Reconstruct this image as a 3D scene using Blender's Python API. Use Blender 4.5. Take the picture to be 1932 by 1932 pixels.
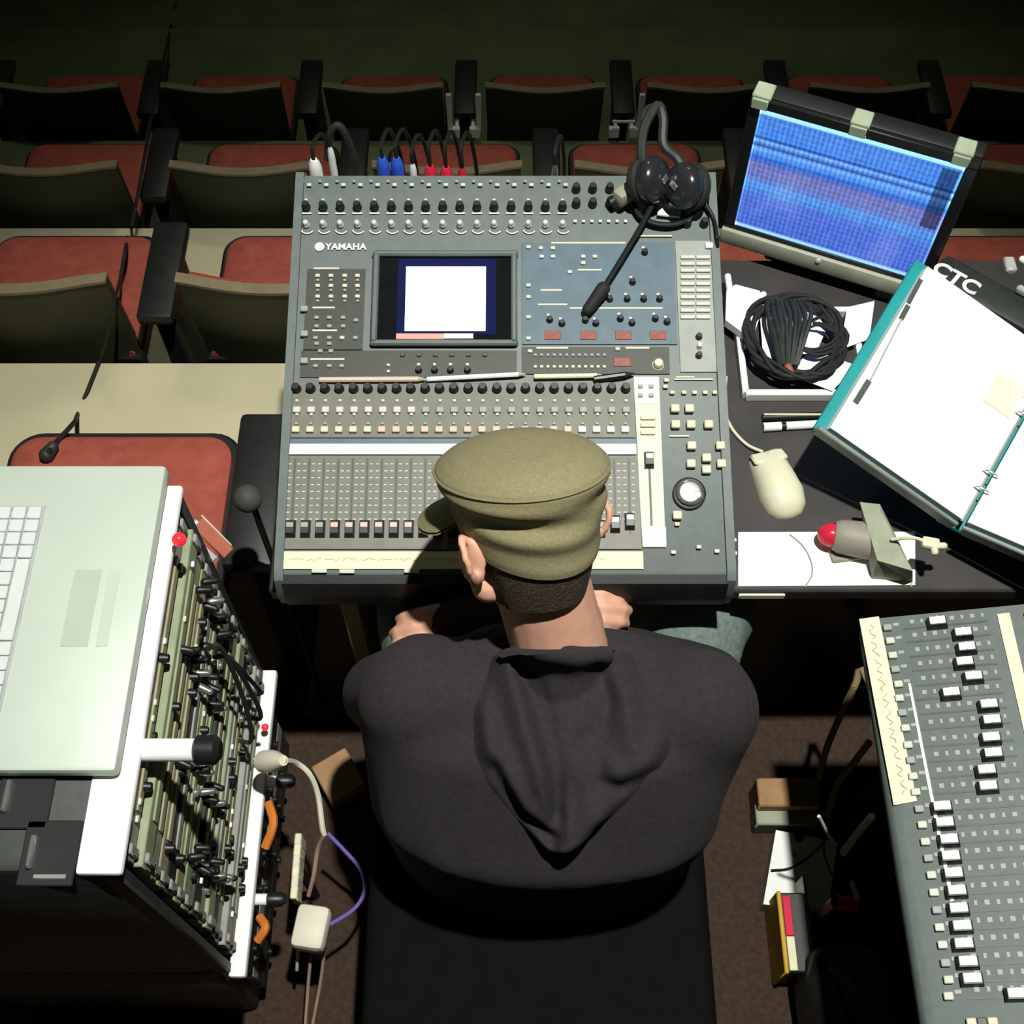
import bpy, bmesh, math, random
from mathutils import Vector as V, Matrix, noise, Euler
random.seed(7)
PI = math.pi
R_ = math.radians
SC = bpy.context.scene
for o in list(bpy.data.objects): bpy.data.objects.remove(o)

# ---------------------------------------------------------------- camera
FPX, PITCH = 2300.0, R_(60)
CAM = V((0, 0, 2.32))
FW = V((0, math.cos(PITCH), -math.sin(PITCH)))
UP = V((0, math.sin(PITCH), math.cos(PITCH)))
cd = bpy.data.cameras.new('camera'); cam = bpy.data.objects.new('camera', cd)
SC.collection.objects.link(cam); SC.camera = cam
cam.location = CAM; cam.rotation_euler = (PI/2 - PITCH, 0, 0)
cd.sensor_width = 36; cd.lens = 36*FPX/1932; cd.clip_start = .05

# ---------------------------------------------------------------- world, lights, exposure
w = bpy.data.worlds.new('world'); SC.world = w; w.use_nodes = True
w.node_tree.nodes['Background'].inputs[0].default_value = (.55, .75, .45, 1)
w.node_tree.nodes['Background'].inputs[1].default_value = .02
def spot(name, loc, tgt, energy, ang, blend, rad, col):
    l = bpy.data.lights.new(name, 'SPOT'); l.energy = energy; l.spot_size = R_(ang); l.spot_blend = blend
    l.shadow_soft_size = rad; l.color = col
    o = bpy.data.objects.new(name, l); SC.collection.objects.link(o); o.location = loc
    o.rotation_euler = (V(tgt) - V(loc)).to_track_quat('-Z', 'Y').to_euler()
    return o
spot('work_lamp', (.42, .56, 4.5), (.05, .85, .7), 880, 56, 1.0, .05, (1, 1, .93))
spot('row_fill_light', (0, 5.2, 5.0), (0, 2.9, -.8), 150, 60, .9, .3, (1, .97, .80))  # added fill light that lifts the cushions of the far rows, no real fixture
vs = SC.view_settings
vs.view_transform = 'Standard'; vs.look = 'None'; vs.gamma = 1; vs.use_curve_mapping = False; vs.exposure = 0

# ---------------------------------------------------------------- pixel helpers (pixel -> direction; distance from what it touches)
def ray(x, y): return FW + UP*((966-y)/FPX) + V((1, 0, 0))*((x-966)/FPX)
def at_z(x, y, z): r = ray(x, y); return CAM + r*((z-CAM.z)/r.z)
def at_x(x, y, X): r = ray(x, y); return CAM + r*((X-CAM.x)/r.x)
def at_y(x, y, Y): r = ray(x, y); return CAM + r*((Y-CAM.y)/r.y)
def at_d(x, y, d): return CAM + ray(x, y)*d
def on_plane(x, y, p0, n): r = ray(x, y); return CAM + r*((p0-CAM).dot(n)/r.dot(n))

# ---------------------------------------------------------------- materials
MATS = {}
def mat(name, col, rough=.6, metal=0, var=.12, scale=30, bump=0, emit=None, es=1, spec=.4, trans=0):
    if name in MATS: return MATS[name]
    m = bpy.data.materials.new(name); m.use_nodes = True; nt = m.node_tree; b = nt.nodes['Principled BSDF']
    b.inputs['Roughness'].default_value = rough; b.inputs['Metallic'].default_value = metal
    b.inputs['Specular IOR Level'].default_value = spec
    tc = nt.nodes.new('ShaderNodeTexCoord'); nz = nt.nodes.new('ShaderNodeTexNoise')
    nz.inputs['Scale'].default_value = scale; nz.inputs['Detail'].default_value = 4
    nt.links.new(tc.outputs['Object'], nz.inputs['Vector'])
    cr = nt.nodes.new('ShaderNodeValToRGB')
    cr.color_ramp.elements[0].position = .3; cr.color_ramp.elements[1].position = .7
    cr.color_ramp.elements[0].color = tuple(c*(1-var) for c in col)+(1,)
    cr.color_ramp.elements[1].color = tuple(min(1, c*(1+var)) for c in col)+(1,)
    nt.links.new(nz.outputs['Fac'], cr.inputs['Fac']); nt.links.new(cr.outputs['Color'], b.inputs['Base Color'])
    if bump:
        bp = nt.nodes.new('ShaderNodeBump'); bp.inputs['Strength'].default_value = bump; bp.inputs['Distance'].default_value = .002
        nt.links.new(nz.outputs['Fac'], bp.inputs['Height']); nt.links.new(bp.outputs['Normal'], b.inputs['Normal'])
    if emit:
        b.inputs['Emission Color'].default_value = tuple(emit)+(1,); b.inputs['Emission Strength'].default_value = es
    MATS[name] = m; return m

M = dict(
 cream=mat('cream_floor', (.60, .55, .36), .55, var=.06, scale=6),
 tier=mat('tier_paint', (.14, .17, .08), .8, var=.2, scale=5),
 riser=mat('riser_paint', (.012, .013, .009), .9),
 carpet=mat('brown_carpet', (.040, .023, .015), .95, var=.3, scale=90, bump=.6),
 red=mat('red_fabric', (.30, .045, .030), .9, var=.2, scale=120, bump=.4),
 redlit=mat('red_cushion_lit', (.33, .07, .045), .8, var=.15, scale=40),  # lit version of the seat red, the light is put into the colour
 olive=mat('olive_laminate', (.040, .042, .020), .6, var=.15, scale=8),
 edge=mat('cream_edge', (.22, .18, .11), .6),
 black=mat('black_paint', (.010, .011, .011), .5, var=.2),
 blackr=mat('black_rubber', (.012, .013, .013), .75),
 desk=mat('desk_black', (.040, .036, .034), .55, var=.2, scale=15),
 brass=mat('tan_tube', (.24, .19, .09), .5, var=.1),
 panel=mat('console_panel', (.110, .136, .128), .5, var=.08, scale=60, bump=.1),
 panel2=mat('console_dark_panel', (.048, .052, .043), .5, var=.1, scale=60),
 panel3=mat('console_fader_panel', (.150, .148, .118), .5, var=.12, scale=40),
 blue=mat('console_blue_panel', (.085, .135, .172), .45, var=.12, scale=30),
 light=mat('console_light_strip', (.52, .54, .46), .5, var=.05),
 knob=mat('knob_black', (.008, .010, .010), .4),
 key=mat('key_light_grey', (.55, .56, .48), .5, var=.06),
 keyg=mat('key_mid_grey', (.30, .32, .29), .5, var=.08),
 keyc=mat('key_cream', (.62, .58, .42), .5, var=.06),
 keyp=mat('key_pinkish', (.60, .46, .38), .5, var=.06),
 keyd=mat('key_dark', (.06, .075, .07), .5),
 keyr=mat('red_led_window', (.22, .05, .025), .4, var=.3, scale=200),
 white=mat('white_print', (.82, .84, .80), .6, var=.03),
 tapew=mat('white_tape', (.80, .80, .78), .7, var=.03, scale=50),
 tapec=mat('cream_tape', (.74, .72, .50), .75, var=.06, scale=50),
 ink=mat('pen_ink', (.42, .38, .24), .8),
 silver=mat('silver_plastic', (.55, .56, .54), .35, metal=.3, var=.05),
 chrome=mat('chrome', (.75, .76, .76), .22, metal=.9, var=.03),
 alu=mat('aluminium_rim', (.84, .84, .84), .5, metal=.0, var=.04, scale=10),
 laptop=mat('laptop_shell', (.46, .52, .45), .5, metal=.1, var=.03, scale=12),
 laptopk=mat('laptop_key', (.55, .58, .57), .5, var=.03),
 laptopd=mat('laptop_keybed', (.34, .36, .36), .5),
 case=mat('case_black', (.022, .027, .024), .55, var=.25, scale=40, bump=.3),
 rackg=mat('rack_green_grey', (.25, .29, .18), .5, var=.12, scale=40),
 rackd=mat('rack_dark', (.018, .019, .015), .5, var=.2),
 rackm=mat('rack_grey', (.26, .26, .24), .45, var=.15),
 rackt=mat('rack_tan', (.30, .28, .17), .5, var=.12),
 teal=mat('teal_cover', (.008, .25, .26), .5, var=.06),
 paper=mat('paper_white', (.84, .85, .81), .8, var=.02, scale=8),
 note=mat('cream_note', (.80, .76, .58), .8, var=.02),
 grey=mat('stand_grey', (.24, .27, .25), .45, metal=.2, var=.08),
 mouse=mat('beige_plastic', (.66, .64, .46), .45, var=.03),
 redp=mat('red_plastic', (.62, .02, .055), .2, var=.05),
 boxg=mat('grey_green_card', (.30, .32, .23), .7, var=.15, scale=25),
 cone=mat('beige_grey_plastic', (.27, .25, .20), .55, var=.1),
 wood=mat('plain_wood', (.32, .18, .075), .7, var=.2, scale=25),
 orange=mat('orange_plastic', (.55, .16, .02), .5),
 cardb=mat('cardboard', (.34, .20, .10), .85, var=.12),
 skin=mat('skin', (.62, .33, .23), .55, var=.06, scale=40, bump=.1),
 hair=mat('brown_hair', (.045, .030, .018), .8, var=.5, scale=220, bump=.8),
 capm=mat('olive_cap_cloth', (.215, .190, .100), .9, var=.12, scale=260, bump=.25),
 hood=mat('charcoal_cotton', (.021, .017, .019), .95, var=.2, scale=140, bump=.3),
 jean=mat('grey_blue_denim', (.13, .165, .155), .9, var=.25, scale=120, bump=.3),
 shoe=mat('dark_shoe', (.015, .013, .012), .7),
 bluep=mat('blue_plastic', (.03, .10, .60), .35, var=.1),
 whitec=mat('white_cord', (.66, .62, .50), .5, var=.05),
 pinkc=mat('tan_cord', (.34, .22, .16), .6, var=.1),
 purp=mat('violet_cord', (.16, .11, .40), .5),
 greenstrip=mat('green_label', (.34, .40, .28), .6),
 brownp=mat('brown_plastic', (.36, .10, .055), .5, var=.1),
)
M['micg'] = mat('mic_mesh', (.045, .05, .04), .7)
M['bezelm'] = mat('matt_black_bezel', (.006, .007, .008), .9, spec=.05)
M['bezels'] = mat('bezel_painted_sheen', (.36, .37, .28), .5)  # silver strip, its reflected light is put into the pale colour
M['led'] = mat('red_led', (.5, .02, .03), .3, emit=(1, .03, .05), es=.55)
M['lcd'] = mat('lcd_white', (.8, .8, .8), .3, emit=(.86, .88, 1.0), es=.92)
M['lcdn'] = mat('lcd_margin', (.004, .005, .02), .9, emit=(.012, .016, .10), es=.6, spec=.05)
M['meter'] = mat('lcd_meter', (.5, .2, .15), .3, emit=(.9, .45, .36), es=.5)
M['meterw'] = mat('lcd_meter_white', (.7, .7, .7), .3, emit=(.75, .9, .95), es=.6)

# ---------------------------------------------------------------- mesh builder
COL = SC.collection
class B:
    def __init__(s): s.bm = bmesh.new()
    def box(s, c, size, rot=None, bev=0, seg=1):
        g = bmesh.ops.create_cube(s.bm, size=1)['verts']
        for v in g: v.co = V((v.co.x*size[0], v.co.y*size[1], v.co.z*size[2]))
        if bev:
            es = list({e for v in g for e in v.link_edges})
            r = bmesh.ops.bevel(s.bm, geom=es, offset=bev, segments=seg, profile=.5, affect='EDGES')
            g = list({v for f in r['faces'] for v in f.verts} | {v for v in g if v.is_valid})
        for v in g:
            co = v.co if rot is None else rot @ v.co
            v.co = co + V(c)
        return s
    def loft(s, rings, closed=True, cap=True):
        rs = [[s.bm.verts.new(p) for p in r] for r in rings]
        n = len(rs[0])
        for a, b in zip(rs, rs[1:]):
            for i in range(n if closed else n-1):
                j = (i+1) % n
                s.bm.faces.new((a[i], a[j], b[j], b[i]))
        if cap and closed:
            s.bm.faces.new(rs[0][::-1]); s.bm.faces.new(rs[-1])
        return s
    def cyl(s, p0, p1, r0, r1=None, n=14, prof=None):
        p0, p1 = V(p0), V(p1); r1 = r0 if r1 is None else r1
        a = (p1-p0).normalized(); q = a.to_track_quat('Z', 'Y').to_matrix()
        L = (p1-p0).length
        prof = prof or [(0, r0), (1, r1)]
        s.loft([[p0 + q @ V((r*math.cos(2*PI*i/n), r*math.sin(2*PI*i/n), t*L)) for i in range(n)] for t, r in prof])
        return s
    def tube(s, pts, r, n=8, closed=False, sub=0):
        pts = [V(p) for p in pts]
        if sub: pts = smooth_path(pts, sub, closed)
        up = None; rings = []
        N = len(pts)
        for i, p in enumerate(pts):
            t = (pts[(i+1) % N]-pts[i-1]) if closed else (pts[min(i+1, N-1)]-pts[max(i-1, 0)])
            t = t.normalized()
            if up is None:
                up = t.orthogonal().normalized()
            up = (up - t*up.dot(t)).normalized(); sd = t.cross(up)
            rr = r[i] if isinstance(r, (list, tuple)) else r
            rings.append([p + up*(rr*math.cos(2*PI*k/n)) + sd*(rr*math.sin(2*PI*k/n)) for k in range(n)])
        if closed:
            rings.append(rings[0]); s.loft(rings, cap=False); bmesh.ops.remove_doubles(s.bm, verts=s.bm.verts[:], dist=1e-6)
        else: s.loft(rings)
        return s
    def sphere(s, c, rad, rot=None, u=20, v=12):
        rad = (rad,)*3 if isinstance(rad, (int, float)) else rad
        g = bmesh.ops.create_uvsphere(s.bm, u_segments=u, v_segments=v, radius=1)['verts']
        for w_ in g:
            co = V((w_.co.x*rad[0], w_.co.y*rad[1], w_.co.z*rad[2]))
            w_.co = (co if rot is None else rot @ co) + V(c)
        return s
    def prism(s, poly, z0, z1, mx=None):
        a = [V((x, y, z0)) for x, y in poly]; b = [V((x, y, z1)) for x, y in poly]
        if mx is not None: a = [mx @ p for p in a]; b = [mx @ p for p in b]
        return s.loft([a, b])
    def capsule(s, p0, r0, p1, r1, n=18):
        p0, p1 = V(p0), V(p1); a = (p1-p0); L = a.length; a.normalize()
        q = a.to_track_quat('Z', 'Y').to_matrix(); pr = []
        for k in range(1, 6): t = -PI/2 + k*PI/2/6; pr.append((r0*math.sin(t), r0*math.cos(t)))
        pr += [(0, r0), (L, r1)]
        for k in range(1, 6): t = k*PI/2/6; pr.append((L+r1*math.sin(t), r1*math.cos(t)))
        return s.loft([[p0 + q @ V((r*math.cos(2*PI*i/n), r*math.sin(2*PI*i/n), z)) for i in range(n)] for z, r in pr])
    def mesh(s, name, angle=38):
        bmesh.ops.recalc_face_normals(s.bm, faces=s.bm.faces[:])
        me = bpy.data.meshes.new(name); s.bm.to_mesh(me); s.bm.free()
        me.shade_smooth(); me.set_sharp_from_angle(angle=R_(angle))
        return me
    def done(s, name, m, parent=None, loc=None, rot=None, angle=38, label=None):
        return ob(name, s.mesh(name, angle), m, parent, loc, rot, label)
def smooth_path(p, sub, closed=False):
    out = []; N = len(p)
    for i in range(N if closed else N-1):
        a = p[(i-1) % N] if closed or i > 0 else p[0]*2-p[1]
        b = p[i]; c = p[(i+1) % N]
        d = p[(i+2) % N] if closed or i+2 < N else c*2-b
        for k in range(sub):
            t = k/sub
            out.append(.5*((2*b)+(c-a)*t+(2*a-5*b+4*c-d)*t*t+(3*b-a-3*c+d)*t**3))
    if not closed: out.append(p[-1])
    return out
def ob(name, me, m=None, parent=None, loc=None, rot=None, label=None):
    o = bpy.data.objects.new(name, me); COL.objects.link(o)
    if m is not None and not me.materials: me.materials.append(m)
    if parent is not None: o.parent = parent
    if loc is not None: o.location = loc
    if rot is not None: o.rotation_euler = rot
    if label: o['label'] = label
    return o
def thing(name, label, cat, loc=(0, 0, 0), rot=(0, 0, 0), group=None):
    o = bpy.data.objects.new(name, None); COL.objects.link(o); o.empty_display_size = .05
    o.location = loc; o.rotation_euler = rot
    return tag(o, label, cat, group)
def tag(o, label, cat, group=None):
    o['label'] = label; o['category'] = cat
    if group: o['group'] = group
    return o
def struct(o): o['kind'] = 'structure'; return o
def kids(o): return [c for c in COL.objects if c.parent == o]
def copy_tree(o, parent=None, ch=None):
    c = o.copy(); COL.objects.link(c)
    if parent is not None: c.parent = parent
    for k in CH.get(o.name, []): copy_tree(k, c)
    return c
CH = {}
def snapshot(root):
    CH[root.name] = kids(root)
    for k in CH[root.name]: CH[k.name] = kids(k)
def text_mesh(s, size, depth=.0006, bold=0):
    cu = bpy.data.curves.new('lettering', 'FONT'); cu.body = s; cu.size = size; cu.extrude = depth; cu.offset = bold
    cu.align_x = 'LEFT'
    o = bpy.data.objects.new('lettering', cu); COL.objects.link(o)
    bpy.context.view_layer.update()
    me = bpy.data.meshes.new_from_object(o.evaluated_get(bpy.context.evaluated_depsgraph_get()))
    bpy.data.objects.remove(o); bpy.data.curves.remove(cu)
    return me
def remesh(b, voxel, smooth_it=4, fac=.5):
    me = b.mesh('blob'); o = bpy.data.objects.new('blob', me); COL.objects.link(o)
    md = o.modifiers.new('r', 'REMESH'); md.mode = 'VOXEL'; md.voxel_size = voxel
    sm = o.modifiers.new('s', 'SMOOTH'); sm.iterations = smooth_it; sm.factor = fac
    bpy.context.view_layer.update()
    r = bpy.data.meshes.new_from_object(o.evaluated_get(bpy.context.evaluated_depsgraph_get()))
    bpy.data.objects.remove(o); bpy.data.meshes.remove(me)
    r.shade_smooth(); return r

# ================================================================= STRUCTURE
FL = [0.0, -.48, -.98, -1.48, -1.98]          # tier floors
NOSE = [1.745, 2.62, 3.53, 4.75]              # where each tier ends
fm = []
pf_ = [(-1.2, -2.1), (-1.2, 0), (1.26, 0), (NOSE[0], 0), (NOSE[0], FL[1]), (NOSE[1], FL[1]), (NOSE[1], FL[2]), (NOSE[2], FL[2]), (NOSE[2], FL[3]), (4.8, FL[3]), (4.8, -1.56), (9, -1.56), (9, -2.1)]
b = B().loft([[V((-3.2, y, z)) for y, z in pf_], [V((3.2, y, z)) for y, z in pf_]])
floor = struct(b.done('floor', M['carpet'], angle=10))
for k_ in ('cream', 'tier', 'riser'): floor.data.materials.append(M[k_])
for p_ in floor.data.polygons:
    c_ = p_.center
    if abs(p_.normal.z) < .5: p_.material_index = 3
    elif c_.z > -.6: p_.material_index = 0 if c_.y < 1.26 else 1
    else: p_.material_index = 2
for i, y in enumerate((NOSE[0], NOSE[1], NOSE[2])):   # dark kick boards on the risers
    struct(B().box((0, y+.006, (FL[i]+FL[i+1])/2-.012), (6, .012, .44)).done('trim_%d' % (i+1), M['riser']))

# ================================================================= AUDITORIUM SEATS
SEATW = .44
def seat_meshes():
    # curved back shell: centre bulges towards the rear (-y); local origin: floor under the back's middle
    n = 14; zs = [.30, .36, .50, .62, .685, .70]
    def sheet(off, zs, w):
        rr = []
        for z in zs:
            t = (z-.30)/.40
            row = []
            for i in range(n+1):
                u = -1+2*i/n
                ww = w*(.97+.03*t)
                y = -.045*(1-u*u) + .045*(1-t)*.9 + off
                zz = z - (.012*(abs(u)**6) if z > .6 else 0)
                row.append(V((u*ww/2, y, zz)))
            rr.append(row)
        return rr
    def shell(o0, o1, zs, w):
        b = B(); A = sheet(o0, zs, w); C = sheet(o1, zs, w)
        b.loft([a + c[::-1] for a, c in zip(A, C)])
        return b
    back = shell(-.012, .008, zs, SEATW).mesh('back_shell')
    pad = shell(.008, .040, [.36, .40, .5, .6, .655, .67], SEATW-.03).mesh('back_pad')
    b = B()
    A = sheet(-.016, [.695, .704], SEATW+.004); C = sheet(.012, [.695, .704], SEATW+.004)
    b.loft([a + c[::-1] for a, c in zip(A, C)])
    edge = b.mesh('back_edge')
    # cushion: rounded front corners
    def outline(w, y0, y1, r, k=6):
        p = [(-w/2, y0), (w/2, y0)]
        p += [(w/2-r+r*math.cos(a), y1-r+r*math.sin(a)) for a in [i*PI/2/k for i in range(k+1)]]
        p += [(-w/2+r-r*math.sin(a), y1-r+r*math.cos(a)) for a in [i*PI/2/k for i in range(k+1)]]
        return p
    b = B()
    b.loft([[V((x, y, z)) for x, y in outline(w, .0, y1, r)] for w, y1, r, z in
            ((SEATW-.05, .38, .05, .33), (SEATW, .405, .055, .345), (SEATW, .41, .06, .378), (SEATW-.012, .404, .055, .384))])
    pan = b.mesh('cushion_shell')
    b = B()
    b.loft([[V((x, y, z)) for x, y in outline(w, .01, y1, r)] for w, y1, r, z in
            ((SEATW-.03, .388, .05, .38), (SEATW-.03, .390, .05, .395), (SEATW-.06, .372, .05, .408), (SEATW-.14, .33, .05, .413))])
    cush = b.mesh('seat_cushion')
    return back, pad, edge, pan, cush
SM = seat_meshes()
def make_seat(x, y, z, label, group=None, drop=0):
    t = thing('auditorium_seat', label, 'seat', (x, y, z), group=group)
    if drop < 1:
        ob('backrest', SM[0], M['olive'], t); ob('back_pad', SM[1], M['red'], t)
        ob('edge_strip', SM[2], M['edge'], t)
    else:
        ob('backrest', SM[0], M['olive'], t, loc=(0, 0, -.10)); ob('back_pad', SM[1], M['red'], t, loc=(0, 0, -.10))
    ob('cushion_shell', SM[3], M['black'], t); ob('seat_cushion', SM[4], M['redlit'], t)
    if 'lg' not in CHM:
        CHM['lg'] = B().box((0, .12, .17), (.06, .22, .34), bev=.006).box((0, .14, .012), (.16, .26, .024), bev=.005).mesh('pedestal')
    ob('pedestal', CHM['lg'], M['black'], t)
    return t
CHM = {}
def arm_mesh():
    b = B()
    b.box((0, .13, .555), (.085, .30, .035), bev=.010, seg=2)
    return b.mesh('arm_pad'), B().box((0, .13, .27), (.05, .20, .54), bev=.006).mesh('arm_post')
AM = arm_mesh()
def make_arm(x, y, z, label, group=None):
    t = thing('armrest', label, 'armrest', (x, y, z), group=group)
    ob('arm_pad', AM[0], M['black'], t); ob('arm_post', AM[1], M['black'], t)
    return t
ROWS = [  # back y, floor index, armrest offset, seat index range, seat labels, armrest labels
 (1.83, 1, -.235, range(-2, 3), [
  'red seat just past the console row with the thin cable over its back', 'red seat between the cable-draped seat and the mixing console',
  'red seat hidden directly past the rear of the mixing console', 'red seat hidden directly past the monitor base', 'red seat past the black lettered case'],
  ['black armrest on the outer side of the cable-draped seat', 'black armrest between the cable-draped seat and the next red seat', 'black armrest past the rear left plugs of the console',
   'black armrest past the display side of the console rear', 'black armrest just past the monitor base', 'black armrest past the outer end of the lettered case']),
 (2.70, 2, .107, range(-3, 3), [
  'middle-row red seat on the outer side of the thin cable', 'middle-row red seat between the thin cable and the white plugs', 'middle-row red seat beyond the blue and red plugs',
  'middle-row red seat beyond the headset', 'middle-row red seat hidden beyond the blue screen', 'middle-row red seat past the outer end of the monitor'],
  ['middle-row black armrest farthest from the console', 'middle-row black armrest next to the thin cable', 'middle-row black armrest beyond the white plugs', 'middle-row black armrest beyond the small chrome plug',
   'middle-row black armrest between headset and monitor', 'middle-row black armrest beyond the outer monitor clip', 'middle-row black armrest well past the monitor']),
 (3.62, 3, -.178, range(-3, 4), [
  'far-row red seat on the outer side of the thin cable', 'far-row red seat beside the thin cable, on its console side', 'far-row red seat touching the U-bracket armrest, beyond the plugs',
  'far-row red seat between the two white-bracketed armrests', 'far-row red seat beside the broken-bracket armrest, on the monitor side', 'far-row red seat beyond the top edge of the monitor', 'far-row red seat past the end of the monitor'],
  ['far-row black armrest on the outer side of the cable', 'far-row black armrest next to the thin cable', 'far-row black armrest one seat away from the U-bracket armrest', '', '',
   'far-row black armrest beyond the first monitor clip', 'far-row black armrest beyond the outer monitor clip', 'far-row black armrest past the end of the monitor']),
]
for k, (y, fi, off, rg, labs, alabs) in enumerate(ROWS):
    for j, i in enumerate(rg):
        make_seat(off+.3+.6*i, y, FL[fi], labs[j], 'seats of row %d past the console' % (k+1))
    for j, i in enumerate(list(rg)+[rg[-1]+1]):
        a = make_arm(off+.6*i, y, FL[fi], alabs[j], 'armrests of row %d past the console' % (k+1))
        if k == 2 and i in (0, 1):
            a['label'] = 'black armrest of the farthest row with a %s white bracket' % ('complete U-shaped' if i == 0 else 'broken')
            b = B()
            for s_ in (-1, 1):
                L = .17 if (i == 0 or s_ == 1) else .0
                if L: b.box((s_*.054, -.075, .625), (.020, .014, L), bev=.002)
                b.box((s_*.038, -.079, .535), (.040, .022, .042), bev=.002); b.box((s_*.030, -.030, .530), (.012, .10, .012))
            if i == 1: b.box((-.005, -.080, .585), (.085, .008, .008))
            b.done('bracket', M['white'], a, label='white metal bracket')
make_seat(-.73, .885, 0, 'red cushioned seat beside the equipment rack, on the mixing console row', drop=1)
make_arm(-.43, .93, 0, 'black armrest between the red seat and the mixing console')
# little crumpled papers on the floor beyond the farthest row
pb = at_z(935, 88, -1.56)
for k, (dx, dy) in enumerate(((0, 0), (.11, -.01))):
    b = B(); b.sphere((0, 0, 0), 1, u=10, v=7)
    for v in b.bm.verts:
        v.co *= 1 + .5*noise.noise(v.co*2.1+V((k*7, 0, 0))); v.co = V((v.co.x*(.055-.02*k), v.co.y*.035, v.co.z*.02+.018))
    tag(b.done('paper_scrap', M['cardb'], loc=(pb.x+dx, pb.y+dy, -1.56)), ('larger' if k == 0 else 'smaller')+' crumpled brown paper scrap on the floor beyond the seats', 'paper')

# ================================================================= DESK
DZ = .66
t = thing('desk', 'long black desk carrying the mixing console and monitor', 'desk', (.36, 1.15, 0))
B().box((0, .0, DZ-.015), (1.46, .66, .030), bev=.004).done('desk_top', M['desk'], t)
for sx, m in ((-.62, 'brass'), (.31, 'black'), (.70, 'black')):
    for sy in (-.29, .29):
        if sx == .31 and sy < 0: continue
        B().box((sx, sy, (DZ-.03)/2), (.032, .032, DZ-.03), bev=.004).done('leg', M[m], t)
B().box((-.30, -.30, DZ-.045), (.64, .024, .028), bev=.003).done('front_rail', M['brass'], t, label='tan rail under the front edge')
B().box((.02, -.3325, DZ-.012), (.07, .004, .012), bev=.001).done('edge_label', M['note'], t)

# ================================================================= MIXING CONSOLE
CX = -.010
P0 = at_d(957, 1077, 1.763); P1 = at_d(950, 330, 1.942)
P0.x = CX; P1.x = CX
SL = P1-P0; LEN = SL.length; TILT = math.atan2(SL.z, SL.y)
PN = V((0, -math.sin(TILT), math.cos(TILT)))      # panel normal
PS = V((0, math.cos(TILT), math.sin(TILT)))       # panel slope direction
W0 = .667
con = thing('mixing_console', 'large grey digital mixing console with display under the capped head', 'mixing console', (CX, P0.y, DZ))
def pan(px, py):                                   # pixel -> (x, s) on the panel
    q = on_plane(px, py, P0, PN); return q.x-CX, (q-P0).dot(PS)
def pl(x, s, h=0): q = PS*s + PN*h; return V((x, q.y, q.z + P0.z-DZ))
def plp(px, py, h=0): x, s = pan(px, py); return pl(x, s, h)
CR = (TILT, 0, 0)
RT = Matrix.Rotation(TILT, 3, 'X')
fz = P0.z-DZ; bz = P1.z-DZ; by = P1.y-P0.y
# body: wedge with a rounded nose; side cheeks
prof = [(.0, .0), (-.012, .018), (-.016, fz*.55), (-.012, fz-.012), (0, fz), (by, bz), (by+.012, bz-.015), (by+.012, 0)]
def side_prism(x0, x1, pf): return B().loft([[V((x0, y, z)) for y, z in pf], [V((x1, y, z)) for y, z in pf]])
side_prism(-W0/2+.012, W0/2-.012, [(y, max(.001, z-.002)) for y, z in prof]).done('body', M['panel'], con)
side_prism(-W0/2+.010, W0/2-.010, [(-.008, .004), (-.020, .02), (-.022, fz*.6), (-.016, fz-.010), (-.004, fz-.004), (-.002, .004)]).done('front_lip', M['black'], con, label='black front lip')
pf2 = [(-.004, 0), (-.018, .02), (-.022, fz*.6), (-.014, fz-.004), (0, fz+.006), (by, bz+.006), (by+.016, bz-.012), (by+.016, 0)]
for s_ in (-1, 1):
    side_prism(s_*(W0/2-.013), s_*W0/2, pf2).done('side_cheek', M['panel'], con)
def plate(x0, y0, x1, y1, m, h=.0012, name='panel_plate', bev=0):
    a = pan(x0, y1); b_ = pan(x1, y0)             # pixel rectangle given at its left/right centre
    sx = b_[0]-a[0]; ss = b_[1]-a[1]
    return B().box((0, 0, 0), (abs(sx), abs(ss), h), bev=bev).done(name, M[m], con, pl((a[0]+b_[0])/2, (a[1]+b_[1])/2, h/2), CR)
def rowlin(x0, x1, n): return [x0+(x1-x0)*i/(n-1) for i in range(n)]
# sub panels
plate(572, 508, 690, 660, 'panel2'); plate(566, 662, 975, 712, 'panel2')
plate(985, 458, 1270, 650, 'blue'); plate(985, 655, 1262, 706, 'panel2')
plate(1284, 455, 1340, 702, 'keyg', .0010)
plate(542, 722, 1196, 826, 'panel3'); plate(533, 828, 1198, 837, 'blue', .0010)
plate(532, 860, 1205, 1036, 'panel3')
# meshes shared by the controls
def key_me(sx, sy, sz): return B().box((0, 0, sz/2), (sx, sy, sz), bev=min(sx, sy, sz)*.18).mesh('key')
def knob_me(r, h, pointer=True):
    b = B(); b.cyl((0, 0, 0), (0, 0, h), r, n=16, prof=[(0, r*1.05), (.15, r*1.05), (.2, r*.92), (.88, r*.82), (1, r*.68)])
    return b.mesh('knob')
K_SMALL = key_me(.0072, .0055, .004); K_MID = key_me(.0115, .0095, .006); K_SQ = key_me(.0135, .0125, .008)
K_TINY = key_me(.0048, .0042, .003); K_WIDE = key_me(.022, .006, .004)
N_BLK = knob_me(.0068, .014); N_SM = knob_me(.0052, .010); N_BIG = knob_me(.0085, .013); N_ENC = knob_me(.0072, .015)
def put(me, px, py, m, name, h=.0012, dx=0, ds=0):
    x, s = pan(px, py)
    key = (me.name, m)
    if key not in CHM:
        c = me.copy(); c.materials.clear(); c.materials.append(M[m]); CHM[key] = c
    return ob(name, CHM[key], None, con, pl(x+dx, s+ds, h), CR)
xs16 = rowlin(578, 1061, 16)
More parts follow.
